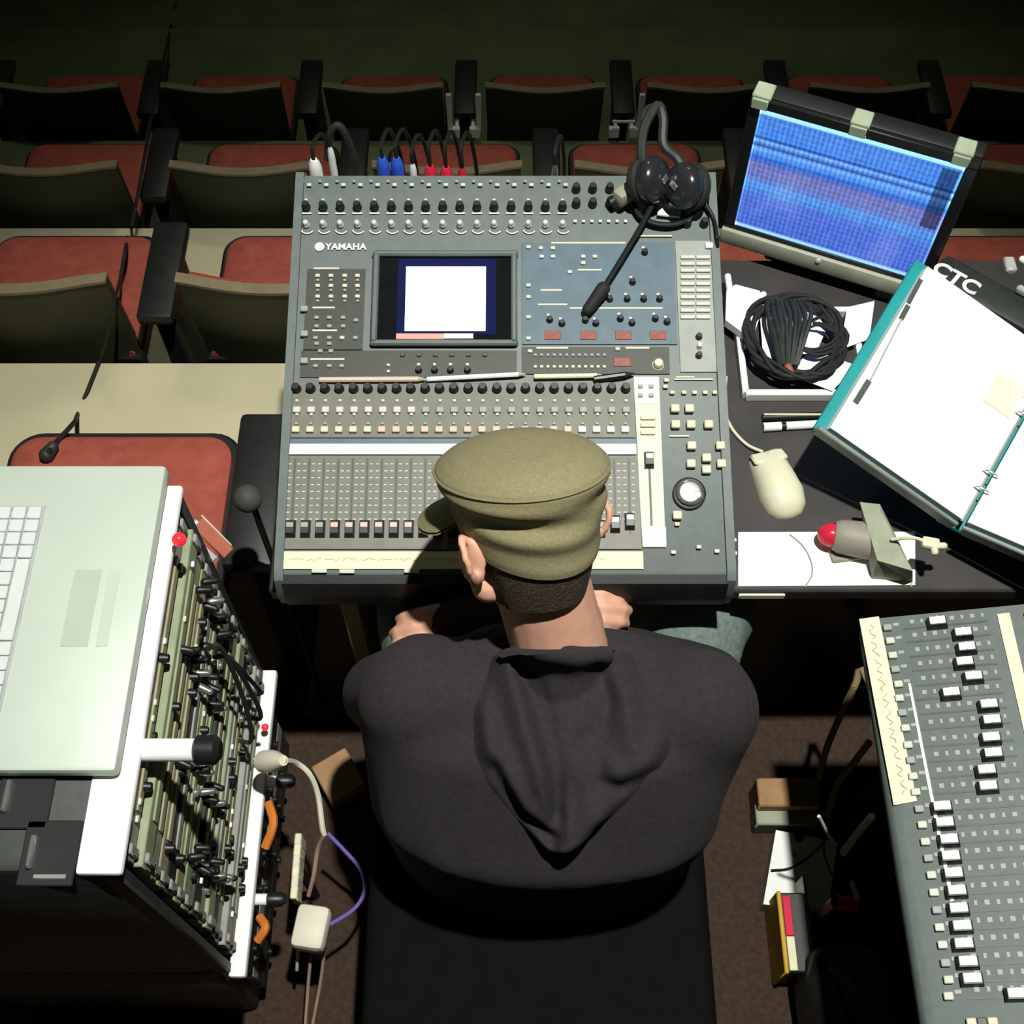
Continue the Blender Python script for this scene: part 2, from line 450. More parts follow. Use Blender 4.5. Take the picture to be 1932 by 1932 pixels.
for i, x in enumerate(xs16):
    put(K_SMALL, x+6, 351, ['key', 'keyc', 'key', 'keyp'][i % 4 if i > 4 else 0], 'pad_switch')
    put(K_TINY, x-6, 344, 'keyg', 'pad_led'); 
    put(N_BLK, x, 392, 'knob', 'gain_knob'); put(K_TINY, x, 379, 'key', 'peak_led')
    put(N_SM, x, 425, 'key', 'input_knob')
    # printed arc scale round each input knob
    b = B(); x_, s_ = pan(x+2, 432)
    b.tube([(.0098*math.cos(a), .0085*math.sin(a), 0) for a in [R_(200+13*k) for k in range(11)]], .0011, n=5)
    b.done('dial_scale', M['white'], con, pl(x_, s_, .0012), CR)
b = B()
for x in xs16:
    p_, s_ = pan(x, 403); q = pl(p_, s_, .0008); b.box(q, (.016, .0022, .0008), rot=RT)
b.done('printed_line', M['white'], con)
for x in (1087, 1118, 1150):
    for y in (358, 386): put(N_BLK, x, y, 'knob', 'level_knob')
for x in rowlin(1085, 1180, 7): put(K_TINY, x, 419, 'white', 'status_led')
for (x, y) in ((1327, 345), (1330, 380), (1296, 423), (1328, 423)): put(N_BLK, x, y, 'knob', 'monitor_knob')
# brand mark: disc and lettering
lg = B().cyl((0, 0, 0), (0, 0, .0008), .0075, n=20).done('logo_disc', M['white'], con, plp(603, 466, .0004), CR)
me = text_mesh('YAMAHA', .0155, .0004, .0004)
ob('logo_lettering', me, M['white'], con, plp(614, 471.5, .0008), CR)
# left selector keys
for j, y in enumerate((522, 541, 561)):
    for x in (600, 625, 651, 675):
        put(K_SMALL, x, y, 'key' if x < 640 else 'keyc', 'aux_key'); put(K_TINY, x, y+8, 'keyg', 'aux_led')
for (x0, x1, y) in ((592, 640, 507), (590, 632, 581), (590, 636, 624), (586, 650, 678)):
    c0 = pan(x0, y); c1 = pan(x1, y)
    B().box((0, 0, 0), (c1[0]-c0[0], .0028, .0008)).done('printed_line', M['key'], con, pl((c0[0]+c1[0])/2, c0[1], .0012), CR)
for y in (585, 632, 683):
    put(K_MID, 575, y, 'keyg', 'select_key')
for y, xs in ((601, (598, 622, 648)), (617, (598, 622, 648)), (639, (596, 622, 646, 671)), (692, (596, 622, 645)), (606, (672,)), (650, (598, 622)), (664, (605, 625))):
    for x in xs: put(K_SMALL, x, y, 'keyg' if x != 646 else 'key', 'layer_key')
put(K_TINY, 733, 690, 'keyc', 'aux_led'); put(K_TINY, 733, 702, 'keyc', 'aux_led')
# display: sunk dark bezel, screen raised towards the operator
bz_ = B(); q0 = pan(706, 650); q1 = pan(970, 484)
cxm, csm = (q0[0]+q1[0])/2, (q0[1]+q1[1])/2; dw, dh = q1[0]-q0[0], q1[1]-q0[1]
B().box((0, 0, 0), (dw, dh, .004), bev=.001).done('display_bezel', M['bezelm'], con, pl(cxm, csm, .003), CR)
fr = B()
for c, sz in (((0, dh/2, 0), (dw+.012, .010, .016)), ((-dw/2, 0, 0), (.010, dh, .016)), ((dw/2, 0, 0), (.010, dh, .016)), ((0, -dh/2, 0), (dw+.012, .010, .010))):
    fr.box(c, sz, bev=.003)
fr.done('display_frame', M['panel'], con, pl(cxm, csm, .006), CR)
def scr(x0, y0, x1, y1, m, h, name):
    a = pan(x0, y1); c = pan(x1, y0)
    return B().box((0, 0, 0), (c[0]-a[0], c[1]-a[1], .001)).done(name, M[m], con, pl((a[0]+c[0])/2, (a[1]+c[1])/2, h), CR)
scr(748, 492, 936, 634, 'lcdn', .0060, 'display_margin')
scr(764, 507, 917, 628, 'lcd', .0070, 'display_screen')
scr(748, 633, 838, 643, 'meter', .0070, 'display_strip'); scr(838, 633, 893, 642, 'meterw', .0070, 'display_strip')
for x in rowlin(760, 915, 6): put(K_SMALL, x, 671, 'keyd', 'function_key')
for x in (790, 820, 850, 882):
    put(N_SM, x, 700, 'knob', 'parameter_knob'); put(K_TINY, x, 689, 'key', 'parameter_led')
# right hand processing section
for (x, y) in ((1150, 566), (1183, 566), (1214, 566), (1244, 566), (1037, 605), (1060, 612), (1104, 606), (1124, 612), (1170, 603), (1192, 611), (1236, 603), (1258, 609), (1193, 534), (1216, 478)):
    put(N_SM, x, y, 'knob', 'equaliser_knob'); put(K_TINY, x-3, y-9, 'key', 'equaliser_led')
for x in (1043, 1110, 1176, 1241):
    a = pan(x-15, 642); c = pan(x+15, 625)
    B().box((0, 0, 0), (c[0]-a[0], c[1]-a[1], .002), bev=.0005).done('value_window', M['keyr'], con, pl((a[0]+c[0])/2, (a[1]+c[1])/2, .0020), CR)
for (x, y) in ((997, 468), (1020, 470), (1043, 470), (1022, 486), (1043, 486), (1100, 486), (1122, 486), (997, 540), (997, 562), (997, 600), (1100, 498), (1075, 515), (997, 640), (1000, 664), (1165, 660)):
    put(K_SMALL, x, y, 'key', 'dynamics_key')
for (x0, x1, y) in ((1090, 1135, 510), (1015, 1070, 575), (1075, 1250, 582), (1012, 1072, 657), (1180, 1225, 657), (1040, 1180, 459), (1200, 1268, 446), (1020, 1060, 548)):
    c0 = pan(x0, y); c1 = pan(x1, y)
    B().box((0, 0, 0), (c1[0]-c0[0], .0026, .0008)).done('printed_line', M['keyc'], con, pl((c0[0]+c1[0])/2, c0[1], .0014), CR)
for x in rowlin(1010, 1140, 12):
    put(K_TINY, x, 671, 'keyg', 'bank_led'); put(K_TINY, x, 693, 'keyc', 'bank_led')
for y in rowlin(487, 600, 10):
    for x in (1297, 1326): put(K_WIDE, x, y, 'key', 'monitor_key')
a = pan(1158, 692); c = pan(1190, 676)
B().box((0, 0, 0), (c[0]-a[0], c[1]-a[1], .002), bev=.0005).done('value_window', M['keyr'], con, pl((a[0]+c[0])/2, (a[1]+c[1])/2, .002), CR)
put(N_BIG, 1241, 690, 'keyc', 'level_knob'); put(N_SM, 1318, 637, 'knob', 'level_knob'); put(N_SM, 1319, 655, 'key', 'level_knob'); put(N_SM, 1318, 672, 'knob', 'level_knob')
put(K_MID, 1337, 466, 'white', 'monitor_key')
# pencils lying in the groove above the encoders belong to the desk top: built below as things
xs24 = rowlin(560, 1180, 24)
for i, x in enumerate(xs24):
    put(N_ENC, x, 735, 'knob', 'pan_encoder')
    put(K_TINY, x+1, 757, 'key', 'channel_led'); put(K_MID, x+1, 775, 'key' if i < 9 else 'keyg', 'select_key'); put(K_TINY, x+1, 783, 'key', 'channel_led')
    put(K_TINY, x, 800, 'keyg', 'channel_led')
    put(K_MID, x-1, 812, 'keyc' if i < 6 else ('keyp' if i < 20 else 'white'), 'on_key')
# label tapes
tw = scr(531, 838, 1200, 858, 'tapew', .0016, 'label_tape')
xsf0 = rowlin(557, 1186, 24); xsf1 = rowlin(549, 1188, 24)
b = B(); br = B()
for i in range(24):
    a = plp(xsf0[i], 866, .0014); c = plp(xsf1[i]+1, 1008, .0014)
    mid = (a+c)/2; dv = c-a
    q = dv.to_track_quat('Y', 'Z').to_matrix()
    o = B().box((0, 0, 0), (.0028, dv.length, .0012)).done('fader_slot', M['keyd'], con, mid)
    o.rotation_euler = q.to_euler()
    x = xsf0[i]; y_cap = 999 if i < 22 else (990 if i == 22 else 985)
    xx = xsf0[i]+(xsf1[i]-xsf0[i])*(y_cap-866)/142
    for j in range(9):                              # dB ticks
        ty = 876+j*13; tx = xsf0[i]+(xsf1[i]-xsf0[i])*(ty-866)/142
        br.box(plp(tx-8, ty, .0015), (.0045, .0016, .0006), rot=RT); br.box(plp(tx+8, ty, .0015), (.0045, .0016, .0006), rot=RT)
    xq, sq = pan(xx, y_cap)
    cap = B()
    cap.loft([[V((x_, y_, z)) for x_, y_ in ((-w_, -l_), (w_, -l_), (w_, l_), (-w_, l_))] for w_, l_, z in ((.0072, .0125, 0), (.0068, .012, .006), (.0058, .009, .011), (.0056, .0085, .0115))])
    cm = CHM.get('cap') or cap.mesh('fader_cap'); CHM['cap'] = cm
    fc = ob('fader_cap', cm, M['knob'], con, pl(xq, sq, .002), CR)
    lm = CHM.get('capl') or B().box((0, .0035, .0118), (.0105, .0075, .002), bev=.0004).mesh('cap_top'); CHM['capl'] = lm
    k2 = ('capl', 'w' if i > 21 else ('p' if 3 <= i < 9 else 'g'))
    if k2 not in CHM:
        c2 = lm.copy(); c2.materials.append(M[{'w': 'white', 'p': 'keyp', 'g': 'keyg'}[k2[1]]]); CHM[k2] = c2
    ob('cap_top', CHM[k2], None, fc)
br.done('scale_marks', M['key'], con)['kind'] = 'stuff'
tc_ = B(); a = pan(522, 1074); c = pan(1213, 1041)
B().box((0, 0, 0), (c[0]-a[0], c[1]-a[1], .0008)).done('label_tape', M['tapec'], con, pl((a[0]+c[0])/2, (a[1]+c[1])/2, .0016), CR, label='cream tape with handwriting')
b = B(); pts = []
for k in range(170):                                # handwriting squiggle
    px = 545+k*3.7; py = 1056 + 5*noise.noise(V((k*.9, 0, 0)))+7*noise.noise(V((k*.35, 3, 0)))
    pts.append(plp(px, py, .0023))
    if len(pts) == 9: b.tube(pts, .00045, n=4, sub=3); pts = []
b.done('handwriting', M['ink'], con)
# master strip
a = plp(1195, 712, .001); mpts = [plp(1195, 712, .0018), plp(1243, 712, .0018), plp(1256, 1033, .0018), plp(1212, 1033, .0018)]
B().loft([[p - PN*.0012 for p in mpts], mpts]).done('master_strip', M['light'], con)
mp = [plp(1195, 712, .0028), plp(1241, 712, .0028), plp(1243, 762, .0028), plp(1198, 762, .0028)]
B().loft([[p - PN*.0012 for p in mp], mp]).done('master_keypad', M['white'], con)
for x in (1208, 1228):
    for y in (731, 748): put(K_SMALL, x, y, 'keyg', 'master_key', .0028)
for y in (790, 804, 818): put(K_WIDE, 1222, y, 'keyc', 'master_key', .0018)
a = plp(1224, 860, .0022); c = plp(1229, 992, .0022); dv = c-a
o = B().box((0, 0, 0), (.0030, dv.length, .001)).done('fader_slot', M['keyd'], con, (a+c)/2); o.rotation_euler = dv.to_track_quat('Y', 'Z').to_euler()
xq, sq = pan(1224, 870); fc = ob('fader_cap', CHM['cap'], None, con, pl(xq, sq, .002), CR)
ob('cap_top', CHM[('capl', 'w')], None, fc)
mp = [plp(1212, 995, .0026), plp(1256, 995, .0026), plp(1257, 1032, .0026), plp(1212, 1032, .0026)]
B().loft([[p - PN*.001 for p in mp], mp]).done('master_tape', M['tapew'], con)
for (x, y) in ((1273, 773), (1300, 773), (1274, 803), (1303, 803), (1336, 803), (1304, 843), (1358, 843), (1303, 877), (1332, 866), (1332, 888), (1360, 877), (1277, 974)):
    put(K_SQ, x, y, 'keyc', 'transport_key')
for (x, y) in ((1257, 719), (1255, 731), (1277, 990), (1270, 1043), (1318, 1033), (1352, 1041), (1268, 742), (1290, 742), (1310, 742), (1330, 742), (1348, 742), (1385, 1045), (1384, 1020)):
    put(K_SMALL, x, y, 'keyc', 'utility_key')
for (x0, x1, y) in ((1272, 1345, 716), (1262, 1300, 823), (1275, 1310, 712)):
    c0 = pan(x0, y); c1 = pan(x1, y)
    B().box((0, 0, 0), (c1[0]-c0[0], .0024, .0008)).done('printed_line', M['keyc'], con, pl((c0[0]+c1[0])/2, c0[1], .0012), CR)
jx = plp(1300, 932, .001)
b = B(); b.cyl((0, 0, 0), (0, 0, .004), .0245, n=32, prof=[(0, .0245), (.8, .0245), (1, .0225)])
B_ = b.done('jog_ring', M['knob'], con, jx, CR)
b = B(); b.cyl((0, 0, .003), (0, 0, .013), .020, n=32, prof=[(0, .0205), (.7, .020), (.92, .018), (1, .014)])
jw = b.done('jog_wheel', M['chrome'], con, jx, CR)
b = B(); b.cyl((.010, -.005, .011), (.010, -.005, .0145), .006, n=16, prof=[(0, .006), (.8, .006), (1, .004)])
b.done('finger_dimple', M['silver'], jw)
for (x, y) in ((603, 1078), (655, 1079), (777, 1078)):
    put(K_WIDE, x, y, 'light', 'front_label', .0005)

# connectors plugged in along the console's rear edge (each a thing)
def rear(px, py, dz=0): q = at_y(px, py, P1.y+.035); return q
def plug(px, py, r, L, m, label, cat='plug', cord='black', h=.04):
    q = at_y(px, py, P1.y+.045)
    t = thing('cable_plug', label, cat, (q.x, q.y, q.z))
    B().cyl((0, 0, -.05), (0, 0, L*.4), r, n=14, prof=[(0, r), (.75, r), (.9, r*.8), (1, r*.5)]).done('shell', M[m], t)
    B().tube([(0, 0, L*.35), (0, .01, L*.4+h*.5), (.01, .06, h*.4), (.02, .09, -.08), (.02, .10, -.20)], .0035, n=6, sub=4).done('cord', M[cord], t)
    return t
plug(595, 318, .011, .05, 'white', 'fat white plug at the rear left corner of the console')
plug(627, 305, .006, .08, 'white', 'slim white plug behind the rear left corner of the console')
for k, (x, n) in enumerate(((722, 'first'), (749, 'second'))):
    plug(x, 308, .0105, .03, 'bluep', 'blue plug at the console rear, %s of the pair' % n)
plug(779, 318, .006, .03, 'white', 'small white-tipped plug beside the red plugs')
for k, (x, n) in enumerate(((812, 'beside the white-tipped plug'), (842, 'in the middle of three red plugs'), (872, 'at the end of the red row'))):
    plug(x, 322+k*1.5, .0105 if k < 2 else .007, .025, 'redp', 'red plug on the console rear, '+n, h=.07)
plug(1047, 320, .006, .03, 'chrome', 'small chrome plug at the console rear near the headset')
# black cable loop standing behind the console
b = B(); pts = [at_y(x, y, P1.y+.06) for x, y in ((618, 300), (622, 255), (638, 236), (655, 260), (668, 300), (672, 345))]
tag(b.tube(pts, .006, sub=5).done('cable_loop', M['case']), 'dark cable looping up behind the console rear left corner', 'cable')
# pencils in the groove
def stick(name, p, q, r, m, label, cat, tip=None):
    t = thing(name, label, cat)
    B().cyl(p, q, r, n=8).done('shaft', M[m], t)
    if tip: d = (V(q)-V(p)).normalized(); B().cyl(q, V(q)+d*r*3.2, r, r*.2, n=8).done('tip', M[tip], t)
    return t
def conw(px, py, h): return con.location + plp(px, py, h)
stick('pencil', conw(604, 720, .0075), conw(790, 719, .0075), .0042, 'keyp', 'pale orange pencil lying above the left encoder knobs', 'pencil', 'ink')
stick('pencil', conw(806, 719, .0072), conw(978, 710, .0072), .0036, 'white', 'white pencil lying above the middle encoder knobs', 'pencil', 'ink')
stick('pencil', conw(1008, 714, .0072), conw(1125, 712, .0072), .0036, 'tapec', 'cream pencil lying above the right encoder knobs', 'pencil', 'ink')
stick('pen', conw(1120, 719, .0080), conw(1178, 711, .0080), .0048, 'knob', 'short black pen lying at the right end of the encoder row', 'pen', 'knob')

# ================================================================= HEADSET ON THE CONSOLE
hs = thing('headset', 'black headset with boom microphone lying on the console', 'headset')
def hw(px, py, h): return conw(px, py, h)
def cup(px, py, ang, r, h, m='knob'):
    c = hw(px, py, h); q = Matrix.Rotation(R_(ang), 3, 'Z') @ Matrix.Rotation(R_(62), 3, 'X')
    b = B(); b.cyl((0, 0, 0), (0, 0, 1), r, n=24, prof=[(0, r*.9), (.01, r), (.016, r), (.026, r*.85), (.032, r*.5)])
    for v in b.bm.verts: v.co = q @ v.co + c
    o = b.done('ear_cup', M[m], hs)
    b = B(); b.tube([c + q @ V((r*.78*math.cos(a), r*.78*math.sin(a), -.008)) for a in [2*PI*k/20 for k in range(20)]], .009, n=8, closed=True)
    b.done('ear_pad', M['blackr'], o)
    b = B(); b.box((0, 0, .034), (.016, .010, .002), bev=.001)
    for v in b.bm.verts: v.co = q @ v.co + c
    b.done('cup_emblem', M['chrome'], o, label='silver emblem')
    return c
M['gloss'] = mat('gloss_black', (.02, .022, .024), .18, spec=.6)
c1 = cup(1214, 368, 62, .036, .044, 'gloss'); c2 = cup(1292, 380, -63, .036, .044, 'gloss')
B().tube([c1+V((0, 0, .01)), hw(1202, 340, .07), hw(1205, 300, .085), hw(1228, 262, .09), hw(1240, 280, .08), hw(1242, 320, .07), hw(1270, 340, .06), c2+V((0, 0, .01))], .0075, n=8, sub=5).done('headband', M['case'], hs)
B().tube([hw(x, y, .012) for x, y in ((1197, 370), (1196, 395), (1208, 416), (1232, 428), (1262, 431), (1290, 424), (1312, 405), (1325, 385))], .0042, sub=5).done('cord', M['knob'], hs)
B().tube([hw(1238, 262, .07), hw(1232, 236, .05), hw(1216, 232, .04), hw(1208, 246, .03)], .0045, sub=5).done('strain_relief', M['case'], hs)
B().tube([hw(1226, 405, .03), hw(1208, 440, .028), hw(1172, 500, .026), hw(1140, 550, .022)], .0042, sub=4).done('boom_arm', M['knob'], hs)
d = hw(1100, 604, .012)-hw(1140, 550, .020)
b = B(); b.capsule(hw(1136, 556, .020), .011, hw(1108, 592, .014), .009); b.done('microphone_foam', M['blackr'], hs)
B().box(hw(1180, 378, .022), (.024, .046, .026), rot=Matrix.Rotation(R_(-48), 3, 'Z'), bev=.006, seg=2).done('belt_clip', M['cone'], hs)
B().cyl(hw(1158, 388, .016), hw(1150, 392, .014), .010).done('clip_knob', M['knob'], hs)
B().box(hw(1262, 402, .006), (.036, .022, .003), rot=Matrix.Rotation(R_(-8), 3, 'Z')).done('white_label', M['paper'], hs)
B().tube([hw(1325, 385, .012), hw(1345, 420, .01), hw(1353, 470, .004), con.location+V((.345, .50, .09)), con.location+V((.352, .42, .03))], .003, sub=4).done('lead', M['knob'], hs)

# ================================================================= MONITOR
mn = thing('computer_monitor', 'black flat computer monitor with blue striped software screen', 'monitor', (.536, 1.432, DZ), (0, 0, R_(-22.8)))
sw, sh, zc = .322, .257, .862-DZ
B().box((0, .022, zc-.006), (sw+.040, .036, sh+.052), bev=.006, seg=2).done('housing', M['black'], mn)
b = B()
for c, s_ in (((0, 0, zc+sh/2+.009), (sw+.036, .008, .018)), ((-sw/2-.009, 0, zc), (.018, .008, sh)), ((sw/2+.009, 0, zc), (.018, .008, sh)), ((0, 0, zc-sh/2-.004), (sw+.036, .008, .008))):
    b.box(c, s_, bev=.0015)
b.done('bezel', M['knob'], mn)
B().box((0, -.004, zc-sh/2-.0255), (sw+.040, .014, .034), bev=.004, seg=2).done('lower_bezel', M['bezels'], mn, label='silver strip below the screen')
B().cyl((-.005, -.011, zc-sh/2-.014), (-.005, -.013, zc-sh/2-.014), .004).done('power_button', M['white'], mn)
B().box((0, .09, .008), (.20, .16, .016), bev=.006, seg=2).done('base', M['black'], mn)
B().box((0, .075, .12), (.06, .03, .22), bev=.006).done('neck', M['black'], mn)
for x in (-.163, -.008, .150):
    B().box((x, .012, zc+sh/2+.021), (.030, .034, .010), bev=.002).box((x, -.007, zc+sh/2+.012), (.026, .004, .018), bev=.001).done('clip', M['greenstrip'], mn, label='pale green clip on the top edge')
B().box((-.002, -.006, zc+sh/2+.005), (.016, .001, .005)).done('badge', M['white'], mn)
# screen: flat print
sm_ = bpy.data.materials.new('software_screen'); sm_.use_nodes = True; nt = sm_.node_tree; bs = nt.nodes['Principled BSDF']
bs.inputs['Base Color'].default_value = (.01, .01, .02, 1); bs.inputs['Roughness'].default_value = .18
N = nt.nodes.new; L = nt.links.new
tc = N('ShaderNodeTexCoord'); sp = N('ShaderNodeSeparateXYZ'); L(tc.outputs['Object'], sp.inputs[0])
def mth(op, a, b=None, c=None):
    n = N('ShaderNodeMath'); n.operation = op
    for i, v in enumerate((a, b, c)):
        if v is None: continue
        if isinstance(v, (int, float)): n.inputs[i].default_value = v
        else: L(v, n.inputs[i])
    return n.outputs[0]
uu = mth('ADD', mth('DIVIDE', sp.outputs['X'], sw), .5); vv = mth('ADD', mth('DIVIDE', sp.outputs['Z'], sh), .5)
cr = N('ShaderNodeValToRGB'); cr.color_ramp.interpolation = 'LINEAR'; L(vv, cr.inputs['Fac'])
stops = [(0, (.25, .50, .95)), (.02, (.25, .50, .95)), (.035, (.045, .10, .42)), (.30, (.055, .11, .45)), (.33, (.05, .15, .45)), (.40, (.06, .20, .55)), (.46, (.09, .13, .36)),
         (.56, (.11, .12, .33)), (.62, (.015, .09, .40)), (.70, (.10, .28, .72)), (.72, (.01, .04, .20)), (.755, (.12, .30, .75)), (.78, (.01, .05, .25)), (.80, (.04, .16, .55)), (.92, (.05, .16, .50)), (.955, (.04, .14, .48)), (.965, (.30, .62, 1)), (1, (.30, .62, 1))]
el = cr.color_ramp.elements
while len(el) < len(stops): el.new(.5)
for e, (p, c) in zip(el, stops): e.position = p; e.color = c+(1,)
fx = mth('FRACT', mth('MULTIPLY', uu, 40)); fy = mth('FRACT', mth('MULTIPLY', vv, 26))
grid = mth('ADD', mth('MULTIPLY', mth('GREATER_THAN', fx, .55), .50), mth('MULTIPLY', mth('GREATER_THAN', fy, .6), .22))
nz = N('ShaderNodeTexNoise'); nz.inputs['Scale'].default_value = 90; L(tc.outputs['Object'], nz.inputs['Vector'])
k = mth('MULTIPLY', mth('ADD', mth('MULTIPLY', grid, .8), .75), mth('ADD', mth('MULTIPLY', nz.outputs['Fac'], .8), .65))
inside = mth('MULTIPLY', mth('GREATER_THAN', vv, .03), mth('LESS_THAN', vv, .955))
k = mth('ADD', mth('MULTIPLY', k, inside), mth('SUBTRACT', 1, inside))
dark = mth('MULTIPLY', mth('GREATER_THAN', uu, .905), mth('GREATER_THAN', vv, .45))
dark = mth('MULTIPLY', dark, mth('MULTIPLY', mth('LESS_THAN', uu, .985), mth('LESS_THAN', vv, .94)))
k = mth('MULTIPLY', k, mth('SUBTRACT', 1, mth('MULTIPLY', dark, .7)))
edge = mth('ADD', mth('LESS_THAN', uu, .008), mth('GREATER_THAN', uu, .992))
k = mth('ADD', k, mth('MULTIPLY', edge, 1.5))
mx = N('ShaderNodeMix'); mx.data_type = 'RGBA'; mx.blend_type = 'MULTIPLY'; mx.inputs[0].default_value = 1
L(cr.outputs['Color'], mx.inputs[6]); cc = N('ShaderNodeCombineColor'); [L(k, cc.inputs[i]) for i in range(3)]; L(cc.outputs[0], mx.inputs[7])
L(mx.outputs[2], bs.inputs['Emission Color']); bs.inputs['Emission Strength'].default_value = 1.5
B().box((0, 0, 0), (sw, .002, sh)).done('screen', sm_, mn, (0, .001, zc), label='blue striped software screen')

# ================================================================= THINGS ON THE DESK, RIGHT OF THE CONSOLE
def dz(px, py, h=0): return at_z(px, py, DZ+h)
# white tray
def tray():
    a = dz(1404, 752); b_ = dz(1600, 748); c = dz(1378, 630)
    wv = b_-a; dv = c-a; dv = V((dv.x*0, dv.y, 0))
    t = thing('desk_tray', 'shallow white tray of cables beside the console', 'tray', (a.x, a.y, DZ))
    wl = .20; dl = .175
    B().box((wl/2, dl/2, .002), (wl, dl, .004)).done('tray_floor', M['desk'], t)
    for c_, s_ in (((wl/2, 0, .010), (wl, .012, .020)), ((0, dl/2, .010), (.011, dl, .020)), ((wl, dl/2, .010), (.011, dl, .020)), ((wl/2, dl, .010), (wl, .011, .020))):
        B().box(c_, s_, bev=.002).done('tray_rim', M['white'], t)
    return a
ta = tray()
def sheet(name, pix, h, m, label, cat, th=.0006):
    pts = [dz(x, y, h) for x, y in pix]; c = sum(pts, V())/len(pts)
    o = B().loft([[p-c for p in pts], [p-c+V((0, 0, th)) for p in pts]]).done(name, M[m], loc=c)
    return tag(o, label, cat)
sheet('paper_sheet', ((1484, 705), (1532, 660), (1616, 690), (1570, 738)), .024, 'paper', 'white paper sheet in the tray under the black cable coil', 'paper')
sheet('paper_sheet', ((1598, 580), (1650, 568), (1640, 640), (1585, 660)), .0225, 'paper', 'white paper scrap between the cable coil and the binder', 'paper')
sheet('paper_sheet', ((1434, 600), (1520, 560), (1560, 620), (1540, 665), (1440, 680)), .0215, 'paper', 'white paper beneath the middle of the black cable coil', 'paper')
# white power adapter with prong
t = thing('power_adapter', 'white power adapter with a tab, between console and cable coil', 'adapter')
pts = [dz(x, y, .022) for x, y in ((1368, 560), (1385, 548), (1430, 560), (1440, 580), (1420, 640), (1400, 640), (1366, 615))]
B().loft([[p for p in pts], [p+V((0, 0, .016)) for p in pts]]).done('body', M['white'], t)
B().capsule(dz(1373, 522, .03), .006, dz(1378, 556, .03), .006, n=10).done('tab', M['white'], t)
B().capsule(dz(1440, 556, .03), .006, dz(1425, 572, .03), .006, n=10).done('tab', M['white'], t)
# cable coil
cc_ = dz(1498, 640, .03); b = B(); pts = []
for k in range(60):
    a = 2*PI*k/12*1.0; rr = .078+.009*math.sin(k*1.7)
    pts.append(V((rr*math.cos(a)*1.0, rr*math.sin(a)*1.06, .006+.010*(k/60)+.004*math.sin(k*2.3))))
coil = thing('cable_coil', 'black cable coil gathered on white papers below the monitor', 'cable', cc_)
B().tube(pts, .0042, n=7, sub=3).done('loops', M['blackr'], coil)
b = B()
for k in range(9):
    x0 = -.030+.008*k
    b.tube([(x0*.9-.012, .074, .012), (x0*1.1-.012, .03, .026+.004*(k % 3)), (x0*.75-.016, -.02, .028+.004*(k % 2)), (x0*.45-.020, -.062, .012)], .0042, n=6, sub=3)
b.done('bundle', M['case'], coil)
b = B()
for k in range(3):
    b.tube([(.02+.01*k, .02, .018), (.05+.012*k, .03-.02*k, .02), (.066, -.01-.01*k, .016), (.03, -.032-.006*k, .014), (.0, -.03, .018)], .003, n=6, sub=3)
b.done('stray_loop', M['blackr'], coil)
B().capsule((-.020, -.068, .012), .007, (-.014, -.082, .010), .005).done('plug_end', M['brownp'], coil)
# mouse
def mouse():
    c = dz(1466, 916); ang = R_(14)
    t = thing('computer_mouse', 'beige computer mouse on the black desk beside the console', 'mouse', (c.x, c.y, DZ), (0, 0, ang))
    rings = []
    spec = [(-.062, .006, .004), (-.058, .020, .016), (-.045, .031, .027), (-.02, .036, .034), (.01, .033, .032), (.03, .031, .026), (.045, .030, .020), (.056, .029, .014), (.060, .026, .009)]
    b = B()
    for y, hw_, hh in spec:
        ring = []
        for i in range(20):
            a = 2*PI*i/20
            ring.append(V((hw_*math.copysign(abs(math.cos(a))**.8, math.cos(a))*1.0, y + .004*math.cos(a) * (1 if y > .04 else 0), max(0, hh*math.sin(a)))))
        rings.append(ring)
    b.loft(rings); b.done('body', M['mouse'], t)
    for s_ in (-1, 1):
        B().box((s_*.0145, .046, .0145), (.027, .026, .008), rot=Matrix.Rotation(R_(-24), 3, 'X'), bev=.003).done('button', M['mouse'], t)
    w2 = [V(p) for p in ((-.004, .060, .010), (-.02, .078, .006), (-.030, .10, .004), (-.036, .125, .004), (-.034, .16, .003), (-.010, .22, .003))]
    B().tube(w2, .0026, n=7, sub=5).done('cord', M['mouse'], t)
mouse()
# marker pens
p = dz(1440, 806, .007); q = dz(1552, 800, .007)
t = thing('marker_pen', 'white marker pen with black band on the desk', 'pen')
B().cyl(p, p+(q-p)*.30, .0075, n=10).done('cap', M['white'], t); B().cyl(p+(q-p)*.30, p+(q-p)*.38, .0065, n=10).done('band', M['knob'], t); B().cyl(p+(q-p)*.38, q, .007, n=10).done('barrel', M['white'], t)
p = dz(1438, 788, .006); q = dz(1552, 784, .006)
t = thing('marker_pen', 'dark slim pen with tan stripe behind the white marker', 'pen')
B().cyl(p, q, .006, n=10).done('barrel', M['knob'], t); B().box((p+q)/2+V((0, 0, .006)), ((q-p).length*.96, .003, .002)).done('stripe', M['keyc'], t)
# paper on the front edge with the drawn line
pc = [dz(1393, 1111), dz(1727, 1109), dz(1727, 1008), dz(1393, 1009)]
t = thing('paper_sheet', 'white paper taped along the front edge of the desk', 'paper')
B().loft([[p+V((0, .004, .0006)) for p in pc], [p+V((0, .004, .0014)) for p in pc]]).done('sheet', M['paper'], t)
B().tube([dz(x, y, .003) for x, y in ((1490, 1008), (1515, 1030), (1530, 1058), (1532, 1085), (1518, 1108))], .0011, n=6, sub=4).done('thread', M['keyg'], t, label='thin grey thread')
B().cyl(dz(1718, 1085, .002), dz(1720, 1108, .002), .001, n=6).done('pen_line', M['ink'], t)
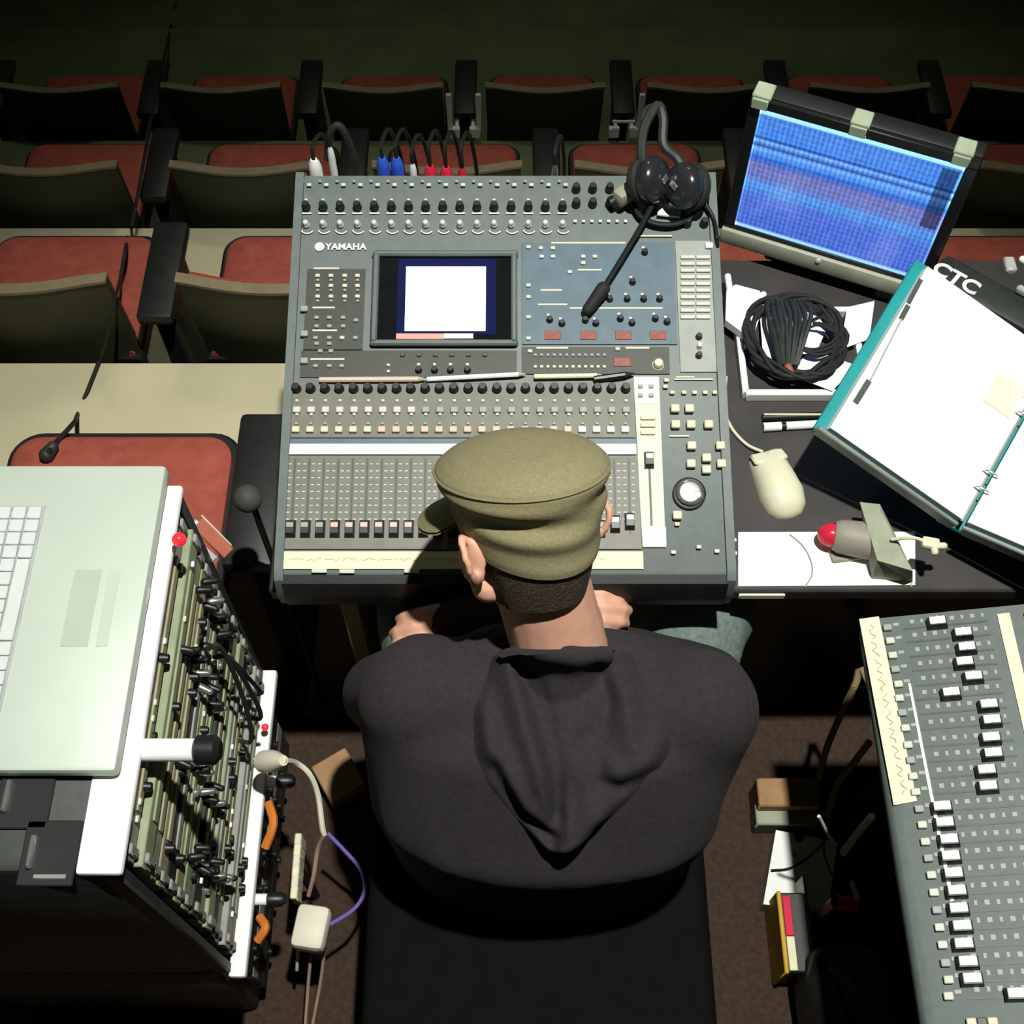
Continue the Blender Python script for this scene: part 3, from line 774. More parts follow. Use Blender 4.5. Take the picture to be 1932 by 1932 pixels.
# call light: beige cone with red dome
t = thing('call_light', 'beige cone-shaped call light with a glossy red dome', 'lamp')
a = dz(1650, 1022, .028); b_ = dz(1572, 1010, .028)
ax = (b_-a).normalized()
B().cyl(a, b_, .030, n=24, prof=[(0, .027), (.1, .029), (.85, .026), (1, .021)]).done('shell', M['cone'], t)
B().sphere(b_+ax*.002, (.019, .019, .022), rot=ax.to_track_quat('Z', 'Y').to_matrix()).done('dome', M['redp'], t, label='glossy red dome')
B().box((a+b_)/2-V((0, 0, .024)), (.07, .05, .008), rot=Matrix.Rotation(R_(8), 3, 'Z'), bev=.002).done('foot', M['cone'], t)
# grey-green folded carton leaning beside it
t = thing('carton', 'grey-green angular carton standing next to the red-domed light', 'box')
base = [dz(x, y, .0016) for x, y in ((1632, 992), (1700, 1030), (1722, 1098), (1645, 1092))]
top = [dz(x, y, .055) for x, y in ((1622, 948), (1660, 952), (1722, 1078), (1655, 1058))]
B().loft([base, top]).done('body', M['boxg'], t)
tt = [p+V((0, 0, .0012)) for p in top]
B().loft([[p for p in tt], [p+V((0, 0, .006)) for p in (tt[0]*.7+tt[2]*.3, tt[1]*.85+tt[3]*.15, tt[2]*.8+tt[0]*.2, tt[3]*.8+tt[1]*.2)]]).done('flap', M['boxg'], t)
t = thing('cord_connector', 'cream connector on a short cord beside the grey-green carton', 'connector')
p0 = dz(1682, 1018, .068); p1 = dz(1755, 1026, .080)
B().tube([p0, p0*.5+p1*.5+V((0, 0, .012)), p1], .0028, n=7, sub=4).done('cord', M['mouse'], t)
b = B(); b.box((0, 0, 0), (.026, .018, .014), rot=Matrix.Rotation(R_(-12), 3, 'Z'), bev=.004, seg=2); b.box((.016, -.004, 0), (.016, .010, .012), bev=.003); b.box((.004, -.012, 0), (.010, .014, .012), bev=.003)
b.done('shell', M['mouse'], t, p1)

# ================================================================= RING BINDER
BL = V((.450, 1.007, .835)); eu = Euler((R_(12.3), R_(18.8), R_(-29.4))); RM = eu.to_matrix()
BW, BH = .26, .33; TH2 = R_(30)
inv = (Matrix.Translation(BL) @ RM.to_4x4()).inverted()
bd = thing('ring_binder', 'open teal ring binder with white pages, propped beside the monitor', 'binder', BL, eu)
R2 = Matrix.Rotation(-TH2, 3, 'Y')
for k in range(2):
    rot_ = R2 if k else Matrix.Identity(3); o_ = V((BW, 0, 0)) if k else V((0, 0, 0))
    def bx(c, sz, bev=.001):
        return B().box(o_+rot_ @ V(c), sz, rot=rot_, bev=bev)
    bx((BW/2, BH/2, -.0230), (BW-.003, BH, .006)).done('cover', M['teal'], bd, label='teal cover')
    bx((BW/2, -.004, -.012), (BW-.006, .007, .026), .002).done('cover_edge', M['grey'], bd, label='grey lower edge')
    bx((BW/2+(.008 if k == 0 else -.004), BH/2-.003, -.010), (BW-.020, BH-.018, .019), .0008).done('page_stack', M['paper'], bd)
B().cyl((BW, .004, -.003), (BW, BH-.02, -.003), .003, n=8).done('spine_rod', M['grey'], bd)
B().box((BW, BH/2, -.036), (.045, BH, .012), rot=Matrix.Rotation(-TH2/2, 3, 'Y'), bev=.003).done('spine', M['teal'], bd)
for y in (.06, .09, .20, .23):
    b = B(); b.tube([(BW-.012, y, .001), (BW-.006, y, .010), (BW+.006, y, .012), (BW+.012, y, .008)], .0014, n=6, sub=3); b.done('ring', M['chrome'], bd)
def ontab(px, py): q = inv @ on_plane(px, py, BL+RM @ V((0, 0, .001)), RM @ V((0, 0, 1))); return q.x, q.y
def bar(pa, pb, wd, m, nm):
    a = V((*ontab(*pa), .0006)); c = V((*ontab(*pb), .0006)); dv = c-a
    o = B().box((0, 0, 0), (wd, dv.length, .0012)).done(nm, M[m], bd, (a+c)/2); o.rotation_euler = (0, 0, math.atan2(-dv.x, dv.y))
bar((1738, 527), (1714, 572), .007, 'keyd', 'edge_clip'); bar((1714, 576), (1700, 602), .008, 'keyd', 'edge_clip')
bar((1702, 600), (1640, 722), .0022, 'keyg', 'pen_line'); bar((1640, 718), (1614, 760), .009, 'keyd', 'edge_clip')
xn, yn = ontab(1895, 745)
B().box((0, 0, 0), (.050, .055, .0008)).done('sticky_note', M['note'], bd, (xn, yn, .0004))
# black support the binder lies on
spc = BL + RM @ V((BW+.02, BH*.5, -.045))
sp_ = thing('binder_riser', 'low black riser box under the spine of the binder', 'box', (spc.x, spc.y, DZ), (0, 0, R_(-29.4)))
B().box((.0, .0, .025), (.09, .22, .049), bev=.004).done('body', M['black'], sp_)
# black case with lettering behind the stand
k0 = at_z(1768, 500, .792)
cs = thing('equipment_case', 'black equipment case with white CTC lettering beyond the binder', 'case', (k0.x+.010, k0.y-.010, DZ), (0, 0, R_(-40)))
B().box((.135, .006, .066), (.30, .064, .132), bev=.010, seg=2).done('body', M['case'], cs)
me = text_mesh('CTC', .040, .0008, .0012)
ob('lettering', me, M['white'], cs, (-.016, -.018, .1335), label='white CTC letters')
B().box((.14, .035, .140), (.06, .012, .012), bev=.003).done('handle', M['silver'], cs)
B().box((.21, .02, .137), (.05, .03, .010), bev=.003).done('latch', M['silver'], cs)
t = thing('silver_adapter', 'small silver and white adapter lying on the black lettered case', 'adapter')
q = at_z(1905, 500, .815)
B().box(q, (.018, .030, .012), bev=.003).done('body', M['silver'], t); B().capsule(q+V((.022, .01, .002)), .006, q+V((.05, -.012, .002)), .006).done('white_lead', M['white'], t)

# ================================================================= EQUIPMENT RACK WITH LAPTOP
RX = -.418; RY0, RY1 = .314, .798; RZ = 2.32-1.315
rk = thing('equipment_rack', 'tall rack case of outboard units with aluminium edges', 'equipment rack', (RX, (RY0+RY1)/2, 0))
hy = (RY1-RY0)/2; ZJ = .385
depth = .44
b = B(); b.box((-depth/2-.02, 0, (RZ+ZJ)/2), (depth-.02, 2*hy-.004, RZ-ZJ-.004), bev=.012, seg=2); b.done('upper_case', M['case'], rk)
b = B(); b.box((-depth/2-.02, 0, ZJ/2), (depth-.02, 2*hy-.004, ZJ-.004), bev=.012, seg=2); b.done('lower_case', M['case'], rk)
B().box((-.022, 0, RZ-.004), (.050, 2*hy, .012), bev=.004, seg=2).done('top_rim', M['alu'], rk, label='bright aluminium top edge')
B().box((.006, 0, ZJ), (.026, 2*hy+.01, .020), bev=.004, seg=2).done('joint_rim', M['alu'], rk, label='bright aluminium edge between the two cases')
for s_ in (-1, 1):
    B().box((-.015, s_*(hy-.008), (RZ+ZJ)/2), (.026, .016, RZ-ZJ-.03), bev=.003).done('side_rim', M['case'], rk)
# latches sunk in the lid
for (px, py, L_) in ((48, 1505, .05), (95, 1610, .055)):
    q = at_z(px, py, RZ) - V(rk.location)
    la = B().box((q.x, q.y, RZ+.001), (.060, .070, .004), bev=.0015).done('latch_plate', M['blackr'], rk)
    B().box((q.x-.018, q.y, RZ+.006), (.007, .036, .010), bev=.002).done('latch_wing', M['chrome'], la)
q = at_z(95, 1655, RZ)-V(rk.location); B().box((q.x, q.y, RZ+.002), (.035, .005, .004), bev=.001).done('rivet_strip', M['grey'], rk)
# units
rs = random.Random(3)
UM = ['rackm', 'rackg', 'rackg', 'rackt', 'rackd', 'rackt', 'rackg', 'rackd', 'rackt', 'rackg', 'rackd', 'rackg', 'rackm', 'rackd']
nk = B().cyl((0, 0, 0), (.010, 0, 0), .0065, n=12, prof=[(0, .007), (.3, .0065), (1, .005)]).mesh('unit_knob')
nj = B().cyl((0, 0, 0), (.006, 0, 0), .006, n=10).mesh('unit_jack')
nl = B().box((.002, 0, 0), (.004, .008, .005), bev=.001).mesh('unit_light')
def variant(me, m):
    k_ = (me.name, m)
    if k_ not in CHM: c = me.copy(); c.materials.append(M[m]); CHM[k_] = c
    return CHM[k_]
zt = RZ-.022; n_u = 14; uh = (zt-ZJ-.02)/n_u
for i in range(n_u):
    z = zt-uh*(i+.5)
    prj = rs.choice([.0, .004, .008])
    u = B().box((-.006, 0, 0), (.016, 2*hy-.05, uh-.0075), bev=.0015).done('rack_unit', M[UM[i]], rk, (-.006+prj, 0, z))
    B().box((.0035, 0, 0), (.003, 2*hy-.16, uh*.34), bev=.0008).done('face_strip', M[rs.choice(['rackt', 'rackt', 'rackm', 'rackg'])], u)
    for s_ in (-1, 1): B().box((.004, s_*(hy-.036), 0), (.006, .012, uh*.7), bev=.002).done('rack_ear', M['rackm'], u)
    y = -hy+.07
    while y < hy-.06:
        r_ = rs.random()
        if r_ < .16: ob('unit_knob', variant(nk, 'knob'), None, u, (.003, y, rs.uniform(-.004, .006))); y += .022
        elif r_ < .36: ob('unit_jack', variant(nj, rs.choice(['knob', 'chrome', 'rackd'])), None, u, (.003, y, -.006)); y += .018
        elif r_ < .52: ob('unit_light', variant(nl, rs.choice(['white', 'keyc', 'key'])), None, u, (.003, y, .006)); y += .02
        else: y += rs.uniform(.02, .09)
# patch leads hanging down the rack face
for k in range(3):
    y0 = rs.uniform(-.15, .2); z0 = zt-uh*rs.randint(1, 6); y1 = y0+rs.uniform(-.06, .06); z1 = z0-rs.uniform(.12, .28)
    B().tube([(.010, y0, z0), (.030, y0, z0-.004), (.036, (y0+y1)/2, (z0+z1)/2-.02), (.030, y1, z1+.004), (.010, y1, z1)], .0036, n=6, sub=4).done('patch_lead', M['blackr'], rk)
# clusters of plugs (dark knobbly columns on the face)
for (yy, za, zb) in ((-.055, .86, .62), (.06, .92, .70), (-.15, .74, .52), (.165, .88, .72)):
    z = za
    while z > zb:
        yq = yy+rs.uniform(-.016, .016)
        B().capsule((.006, yq, z), .0055, (.019, yq+rs.uniform(-.006, .006), z-.004), .0045, n=10).done('jack_plug', M['knob'] if rs.random() < .7 else M['chrome'], rk); z -= .022
# tubes with black ends that stick out of the rims
def rod(px0, py0, px1, py1, X, r, label):
    a = at_x(px0, py0, RX+X)-V(rk.location); L_ = .055 if r > .012 else .030
    z = a.z
    o = B().cyl((X-.01, a.y, z), (X+L_, a.y, z), r, n=18).done('pull_rod', M['alu'], rk, label=label)
    B().cyl((X+L_, a.y, z), (X+L_+.03, a.y, z), r*1.25, n=18, prof=[(0, r*.9), (.1, r*1.3), (.8, r*1.3), (1, r*.8)]).done('end_knob', M['knob'], o)
rod(275, 1415, 350, 1410, .004, .0130, 'white tube with a black knob')
rod(487, 1474, 520, 1470, .004, .009, 'small white tube on the lower edge'); rod(468, 1697, 510, 1695, .004, .009, 'small white tube near the camera end')
# red indicator lamps
for (px, py, r) in ((338, 1018, .009), (500, 1372, .006)):
    a = at_x(px, py, RX+.016)-V(rk.location)
    B().sphere((a.x, a.y, a.z), r, u=12, v=8).done('indicator_lamp', M['led'], rk, label='glowing red indicator')
# lower case front
for i in range(6):
    z = ZJ-.03-.044*(i+.5)
    u = B().box((-.006, 0, 0), (.016, 2*hy-.05, .040), bev=.0015).done('rack_unit', M[['rackd', 'rackg', 'rackd', 'rackm', 'rackd', 'rackd'][i]], rk, (-.006, 0, z))
    for k in range(5): ob('unit_jack', variant(nj, 'knob'), None, u, (.003, -.17+.08*k+rs.uniform(-.02, .02), 0))
for (px, py, px1, py1) in ((507, 1515, 500, 1600), (490, 1730, 486, 1775)):
    a = at_x(px, py, RX+.03)-V(rk.location); c = at_x(px1, py1, RX+.03)-V(rk.location)
    B().tube([a, (a+c)/2+V((.012, 0, .01)), c], .007, n=8, sub=4).done('orange_tie', M['orange'], rk, label='orange cable tie')
# laptop
lp_z = 2.32-1.29
LR = at_z(310, 876, lp_z+.003); LRn = at_z(222, 1455, lp_z+.003)
lp = thing('laptop', 'silver laptop computer on top of the equipment rack', 'laptop', ((LR.x+LRn.x)/2, (LR.y+LRn.y)/2, RZ+.002))
LW = (LR.y-LRn.y); LD = .264; th = lp_z+.003-RZ-.002
B().box((-LD/2, 0, th/2+.002), (LD, LW, th-.004), bev=.006, seg=2).done('base', M['laptop'], lp)
def lpx(px, py): q = at_z(px, py, lp_z+.003)-V(lp.location); return q.x, q.y
kx1 = lpx(84, 960)[0]; ky1 = lpx(84, 955)[1]; ky0 = -ky1+.0
B().box((kx1-.055, (ky0+ky1)/2, th+.0002), (.112, ky1-ky0, .0012), bev=.0004).done('key_bed', M['laptopd'], lp)
lk = B().box((0, 0, .002), (.0165, .0170, .004), bev=.0012).mesh('laptop_key')
lk.materials.append(M['laptopk'])
ny = 15; py_ = (ky1-ky0-.004)/ny
for r in range(6):
    x = kx1-.010-.0186*r; k = 0
    while k < ny:
        if r == 0 and 4 <= k < 10:
            if k == 4: B().box((x, ky1-.002-py_*7, th+.003), (.0165, py_*6-.002, .004), bev=.0012).done('space_bar', M['laptopk'], lp)
        else: ob('key', lk, None, lp, (x, ky1-.002-py_*(k+.5), th+.0008))
        k += 1
tx0, ty0 = lpx(205, 1075); tx1, ty1 = lpx(100, 1220)
M['pad'] = mat('trackpad', (.39, .44, .37), .45, var=.02)
B().box(((tx0+tx1)/2, (ty0+ty1)/2, th+.0003), (abs(tx0-tx1)-.016, abs(ty0-ty1), .0008), bev=.0003).done('trackpad', M['pad'], lp)
B().box((tx0+.008, (ty0+ty1)/2, th+.0003), (.013, abs(ty0-ty1), .0008), bev=.0003).done('trackpad_button', M['laptop'], lp)
B().box((-.001, .02, th*.55), (.004, .022, .006), bev=.001).done('release_catch', M['silver'], lp)
# screen half opened beyond the frame
b = B(); b.box((-LD-.080, 0, th+.094), (.008, LW, .25), rot=Matrix.Rotation(R_(-42), 3, 'Y'), bev=.003); b.done('lid', M['laptop'], lp)

# ================================================================= LEFT SIDE ODDMENTS
# microphone by the armrest
q = V((-.379, .900, 0))
t = thing('microphone', 'dark grey round-headed microphone on a thin stand beside the rack', 'microphone', (q.x, q.y, 0))
B().sphere((-.004, 0, .80), (.021, .021, .021)).done('head', M['micg'], t); B().cyl((0, 0, .02), (0, 0, .785), .005, n=10).done('stem', M['black'], t); B().cyl((0, 0, 0), (0, 0, .02), .05, n=24).done('base', M['black'], t)
# strap
a = at_z(372, 985, .80); c = at_z(432, 1045, .76)
t = thing('strap', 'reddish-brown strap hanging at the far corner of the rack', 'strap')
dv = (c-a); q = dv.to_track_quat('X', 'Z').to_matrix()
B().box((a+c)/2, (dv.length, .022, .006), rot=q, bev=.002).done('band', M['brownp'], t)
B().box((a+c)/2+V((.004, .010, .004)), (dv.length*.96, .003, .006), rot=q, bev=.001).done('stitching', M['keyp'], t)
B().tube([a, a+V((-.01, -.02, .004)), V((RX+.004, RY1-.004, a.z+.01))], .005, n=8, sub=4).done('buckle', M['silver'], t)
# long thin cable running over the rows
q = [at_z(92, 852, .44), at_z(105, 835, .415), at_z(140, 797, .36), at_z(145, 785, .01), at_z(165, 738, .006), at_z(188, 680, .006)]
q2 = [at_z(228, 520, -.02), at_z(238, 465, -.02), at_z(240, 450, -.46), at_z(247, 425, -.474)]
t = thing('thin_cable', 'thin black cable running from the near red seat across the tiers', 'cable')
B().tube(q, .005, n=6, sub=4).done('near_run', M['blackr'], t)
B().tube([q[-1], at_z(200, 640, .10), at_z(215, 575, .20), at_z(222, 545, .10), q2[0]], .004, n=6, sub=4).done('middle_run', M['blackr'], t)
B().tube(q2+[at_z(255, 395, -.30), at_z(290, 200, -.55), at_z(320, 60, -1.50), at_z(332, 5, -1.555)], .005, n=6, sub=4).done('far_run', M['blackr'], t)
B().capsule(at_z(88, 858, .425), .014, at_z(100, 842, .43), .010).done('connector', M['case'], t)
# floor items, left of the person
t = thing('mains_adapter', 'white mains adapter block on the floor beside the rack', 'adapter')
c = at_z(588, 1752, .26)
b = B(); b.box(c, (.055, .07, .045), rot=Matrix.Rotation(R_(-8), 3, 'Z'), bev=.010, seg=2); b.done('block', M['whitec'], t)
B().cyl(c+V((-.02, 0, -.02)), V((c.x-.02, c.y, 0.0)), .010, n=8).done('hanger', M['black'], t)
B().tube([at_z(622, 1745, .26), at_z(668, 1715, .24), at_z(688, 1680, .22), at_z(680, 1640, .22), at_z(650, 1605, .24), at_z(618, 1572, .26)], .0035, n=7, sub=5).done('cord', M['purp'], t, label='violet-tinted cord')
for k, (pp, m) in enumerate(((((588, 1790), (582, 1850), (576, 1932)), 'pinkc'), (((612, 1792), (605, 1850), (590, 1932)), 'pinkc'), (((562, 1792), (560, 1830)), 'whitec'))):
    B().tube([at_z(x, y, .2-.05*i) for i, (x, y) in enumerate(pp)], .003, n=6, sub=4).done('lead', M[m], t)
t = thing('white_plug', 'white mains plug on a curving cord at the rack joint', 'plug')
a = at_x(497, 1437, RX+.035); c = at_x(535, 1435, RX+.075)
B().cyl(a, c, .016, n=12, prof=[(0, .017), (.5, .017), (1, .008)]).done('body', M['whitec'], t)
zz = a.z
B().tube([c, at_z(560, 1440, zz), at_z(585, 1462, zz-.02), at_z(600, 1500, zz-.05), at_z(608, 1560, zz-.08), at_z(612, 1575, zz-.09)], .0045, n=7, sub=5).done('cord', M['whitec'], t)
B().tube([at_z(612, 1575, zz-.09), at_z(600, 1600, zz-.12), at_z(592, 1650, zz-.15), at_z(582, 1690, zz-.18)], .0035, n=7, sub=5).done('branch_cord', M['pinkc'], t)
t = thing('terminal_strip', 'cream terminal strip standing beside the lower rack', 'connector')
for k in range(6):
    a = at_z(566-k*1.5, 1590+k*20, .24)
    B().box(a, (.012, .020, .05), bev=.002).done('terminal', M['whitec' if k % 2 == 0 else 'tapec'], t)
a = at_z(566, 1582, .215); c = at_z(560, 1690, .215); B().box((a+c)/2, (.016, (a-c).length, .006), bev=.001).done('rail', M['black'], t)
B().cyl(V(((a+c)/2).to_tuple())*1.0, V((((a+c)/2).x, ((a+c)/2).y, 0)), .008, n=8).done('support', M['black'], t)
# wooden blocks on the floor
def block(name, px, py, z, size, rz, m, label, cat='block'):
    c = at_z(px, py, z)
    o = B().box((0, 0, size[2]/2), size, bev=.003).done(name, M[m], loc=(c.x, c.y, z-size[2]), rot=(0, 0, R_(rz)))
    return tag(o, label, cat)
block('wood_block', 638, 1462, .05, (.075, .085, .05), 32, 'cardb', 'small brown wooden block on the floor left of the person')
block('wood_block', 1488, 1494, .09, (.115, .055, .09), 0, 'wood', 'plain wooden block on the floor right of the person')
block('wood_block', 1484, 1536, .06, (.115, .040, .06), 0, 'boxg', 'dusty grey wooden block in front of the plain one')

# ================================================================= RIGHT SIDE: SECOND MIXER
A0 = at_z(1620, 1170, .74); A1 = at_z(1765, 1932, .74); TX = R_(13.6)
m2 = thing('analogue_mixer', 'grey analogue mixer with rows of white fader caps, turned sideways', 'mixer', (.500, .735, .74), (0, -TX, 0))
N2 = V((-math.sin(TX), 0, math.cos(TX))); O2 = V((.500, .735, .74)); S2 = V((math.cos(TX), 0, math.sin(TX)))
def p2(px, py, h=0): q = on_plane(px, py, O2, N2)-O2; return V((q.dot(S2), q.y, h))
ML, MD = .66, .50
pf = [(0, -.004), (.012, 0), (MD, 0), (MD, -.13), (.02, -.075), (-.004, -.04)]
B().loft([[V((x, 0, z)) for x, z in pf], [V((x, -ML, z)) for x, z in pf]]).done('body', M['panel'], m2)
B().box((.012, -ML/2, -.022), (.040, ML-.004, .040), bev=.016, seg=3).done('arm_rest', M['panel'], m2)
m2panel = mat('mixer_strip_panel', (.12, .15, .135), .5, var=.12, scale=50); M['m2'] = m2panel
# handwritten tapes
def quad(pix, h, m, name, lab=None):
    pts = [p2(x, y, h) for x, y in pix]
    return B().loft([[p-V((0, 0, .0010)) for p in pts], pts]).done(name, M[m], m2, label=lab)
quad(((1621, 1169), (1658, 1164), (1730, 1512), (1686, 1520)), .0022, 'tapec', 'label_tape', 'cream handwritten tape')
quad(((1881, 1160), (1904, 1157), (1985, 1500), (1960, 1504)), .0022, 'tapec', 'label_tape', 'cream handwritten tape')
quad(((1713, 1290), (1718, 1290), (1800, 1700), (1793, 1702)), .0018, 'white', 'printed_line')
b = B(); pts = []
for k in range(60):
    f_ = k/60; x = 1642+f_*66+6*math.sin(k*1.9); y = 1180+f_*325
    pts.append(p2(x, y, .0030))
    if len(pts) == 6: b.tube(pts, .0006, n=4); pts = []
b.done('handwriting', M['ink'], m2)
sl = [(1705.6, 1187), (1711, 1212), (1716, 1239.5), (1721, 1266), (1727, 1294), (1729, 1320.5), (1735, 1348), (1741, 1377), (1746, 1409), (1751, 1438), (1756, 1468), (1761, 1498), (1768, 1530), (1774, 1560), (1780, 1592), (1786, 1623), (1792, 1655), (1797, 1688), (1803, 1721), (1808, 1754), (1814, 1787), (1820, 1821), (1826, 1853), (1826, 1884)]
cz7 = [(1335, 175), (1510, 250), (1535, 350), (1520, 450), (1580, 545), (1430, 665), (1685, 740), (1705, 845), (1700, 965), (1715, 1075), (1670, 1190), (1680, 1295)]
caps = [(1400+x/3.632, 1130+y/3.632) for x, y in cz7]
cz8 = [(1430, 390), (1445, 485), (1470, 580), (1480, 680), (1500, 800), (1520, 905), (1530, 1005), (1550, 1110), (1560, 1215), (1585, 1320), (1610, 1420), (1880, 1520)]
caps += [(1330+x/3.209, 1400+y/3.209) for x, y in cz8]
cb = B(); cb.loft([[V((x, y, z)) for x, y in ((-l_, -w_), (l_, -w_), (l_, w_), (-l_, w_))] for l_, w_, z in ((.0135, .0078, 0), (.0132, .0076, .006), (.011, .0062, .012), (.0108, .006, .0125))])
CAPB = cb.mesh('fader_cap'); CAPB.materials.append(M['knob'])
CAPT = B().box((0, .0008, .0128), (.021, .0112, .003), bev=.0008).box((0, .0008, .0146), (.002, .0112, .001)).mesh('cap_top'); CAPT.materials.append(M['white'])
TK = B(); 
for i, (x, y) in enumerate(sl):
    q = p2(x, y)
    y_l = q.y
    Ls = .112
    B().box((q.x+Ls/2, y_l, .0004), (Ls, .0026, .0012)).done('fader_slot', M['keyd'], m2)
    for k in range(8):
        TK.box((q.x+.012+k*.0135, y_l+.0100, .0004), (.0038 if k % 2 else .0060, .0060, .0010))
    TK.box((q.x-.010, y_l+.008, .0004), (.008, .0045, .001))
    cq = p2(*caps[i], .010)
    fc = ob('fader_cap', CAPB, None, m2, (cq.x, y_l+.002, .0015)); ob('cap_top', CAPT, None, fc)
    o = ob('mute_key', variant(K_MID, 'key' if i % 3 else 'keyg'), None, m2, (q.x-.022, y_l+.003, .001)); 
    for k in range(3): ob('send_knob', variant(N_BLK, ['keyg', 'knob', 'keyd'][k]), None, m2, (q.x+Ls+.055+.034*k, y_l+.003, .001))
for i in range(0): pass
TK.done('scale_marks', M['keyg'], m2)['kind'] = 'stuff'
ex = p2(1830, 1916)
for k in range(3): ob('utility_key', variant(K_MID, 'keyc' if k != 1 else 'keyd'), None, m2, (ex.x+.012*k, ex.y-.008, .001))
# stand of the second mixer
t = thing('mixer_stand', 'black folding stand under the analogue mixer', 'stand', (.79, .41, 0))
for sy in (-.27, .27):
    B().box((0, sy, .33), (.03, .03, .60), rot=Matrix.Rotation(R_(24), 3, 'Y'), bev=.004).done('leg', M['black'], t)
    B().box((0, sy-.032, .33), (.03, .03, .60), rot=Matrix.Rotation(R_(-24), 3, 'Y'), bev=.004).done('leg', M['black'], t)
B().box((-.0, 0, .33), (.03, .50, .03), bev=.004).done('cross_bar', M['black'], t)
for sx in (-.12, .12): B().box((sx, 0, .61), (.03, .56, .03), bev=.004).done('top_bar', M['black'], t)
for sx in (-.13, .13): B().box((sx, 0, .03), (.03, .56, .03), bev=.004).done('foot_bar', M['black'], t)
# things on the floor between the person and the stand
t = thing('floor_socket', 'white floor socket plate with a dark hole near the mixer stand', 'socket')
pc = [at_z(x, y, .05) for x, y in ((1464, 1566), (1580, 1588), (1562, 1724), (1440, 1706))]
B().loft([[V((p.x, p.y, 0)) for p in pc], [p-V((0, 0, .002)) for p in pc], pc]).done('plate', M['paper'], t)
c = at_z(1507, 1580, .051); B().cyl(c, c+V((0, 0, .003)), .009, n=12).done('hole', M['rackd'], t); c = at_z(1498, 1612, .051); B().cyl(c, c+V((0, 0, .003)), .005, n=12).done('screw', M['keyg'], t)
B().tube([at_z(x, y, .056) for x, y in ((1455, 1642), (1490, 1638), (1525, 1618), (1553, 1590), (1555, 1575), (1552, 1560))], .0022, n=6, sub=4).done('wire', M['rackd'], t)
B().tube([at_z(x, y, .056) for x, y in ((1554, 1588), (1556, 1615), (1565, 1640), (1572, 1652))], .0022, n=6, sub=4).done('wire', M['rackd'], t)
# yellow, red and black boxed tool
a = at_z(1482, 1684, .12); c = at_z(1480, 1834, .12)
t = thing('tool_box', 'narrow yellow-edged box with red and cream label on the floor', 'box')
L_ = (a-c).length; mid = (a+c)/2
B().box((mid.x+.018, mid.y, .059), (.050, L_, .118), bev=.003).done('body', M['rackd'], t)
B().box((mid.x-.004, mid.y, .061), (.008, L_+.004, .122), bev=.002).done('yellow_side', mat('yellow_card', (.55, .33, .02), .6), t)
B().box((mid.x+.008, mid.y+L_*.20, .1200), (.014, L_*.5, .006), bev=.001).done('red_label', M['redp'], t); B().box((mid.x+.008, mid.y-L_*.27, .1200), (.014, L_*.42, .006), bev=.001).done('cream_label', M['tapec'], t)
B().box((mid.x+.044, mid.y+.01, .062), (.005, L_+.04, .12), bev=.001).done('grey_side', M['grey'], t)
t = thing('gear_bag', 'black soft gear bag slumped on the floor under the mixer', 'bag')
b = B(); b.sphere((0, 0, 0), 1, u=24, v=16); g = at_z(1600, 1880, .16)
for v in b.bm.verts:
    n_ = v.co.copy(); v.co = V((math.copysign(abs(n_.x)**.55, n_.x)*.070, math.copysign(abs(n_.y)**.55, n_.y)*.11, math.copysign(abs(n_.z)**.6, n_.z)*.09))*(1+.10*noise.noise(n_*2.3))
    v.co += V((g.x+.005, g.y-.02, .098))
b.done('body', M['black'], t)
B().tube([(g.x-.03, g.y+.04, .19), (g.x-.01, g.y, .23), (g.x+.02, g.y-.05, .19)], .006, n=8, sub=5).done('handle', M['case'], t)
t = thing('red_torch', 'small red torch with a white strap below the mixer', 'torch')
a = at_z(1580, 1702, .24); c = at_z(1618, 1708, .24)
B().cyl(a, c, .012, n=12).done('barrel', M['redp'], t); B().capsule(c+V((-.002, .008, .012)), .004, at_z(1608, 1666, .25), .004, n=8).done('strap', M['whitec'], t)
B().cyl(V((a.x, a.y, 0)), a, .012, n=8).done('clip_stand', M['black'], t)
t = thing('cable_hank', 'hank of dull beige cables hanging from the mixer stand', 'cable')
for k, pp in enumerate((((1612, 1295), (1590, 1340), (1560, 1410), (1545, 1470)), ((1640, 1400), (1610, 1440), (1580, 1480), (1560, 1540)), ((1645, 1540), (1620, 1570), (1590, 1610)), ((1545, 1540), (1560, 1570), (1570, 1585)))):
    B().tube([at_z(x, y, .42-.06*i) for i, (x, y) in enumerate(pp)], .006 if k != 3 else .003, n=7, sub=4).done('strand', M['whitec' if k > 1 else 'brass'], t)

B().tube([at_z(1612, 1295, .42), at_z(1640, 1290, .44), V((.672, .40, .345))], .006, n=7, sub=4).done('strand', M['brass'], t)

# ================================================================= PERSON
pr = thing('person', 'person in a black hooded top and olive cap bent over the console', 'person', (.05, .30, 0))
def toloc(me):
    me.transform(Matrix.Translation(-V(pr.location))); return me
def ringpts(c, ax, rgt, a, b, n=28, sq=.9):
    ax = V(ax).normalized(); rgt = V(rgt).normalized(); bk = ax.cross(rgt).normalized()
    out = []
    for i in range(n):
        t_ = 2*PI*i/n; cx_ = math.copysign(abs(math.cos(t_))**sq, math.cos(t_)); sy_ = math.copysign(abs(math.sin(t_))**sq, math.sin(t_))
        out.append(V(c)+rgt*(a*cx_)+bk*(b*sy_))
    return out
RIGHT = V((1, -.03, 0))
SHL, SHR = V((-.128, .602, .785)), V((.250, .585, .785))
ELL, ELR = V((-.200, .690, .570)), V((.300, .705, .570))
WRL, WRR = V((.022, .775, .682)), V((-.030, .760, .685))
HDL, HDR = V((.090, .765, .700)), V((-.100, .742, .695))
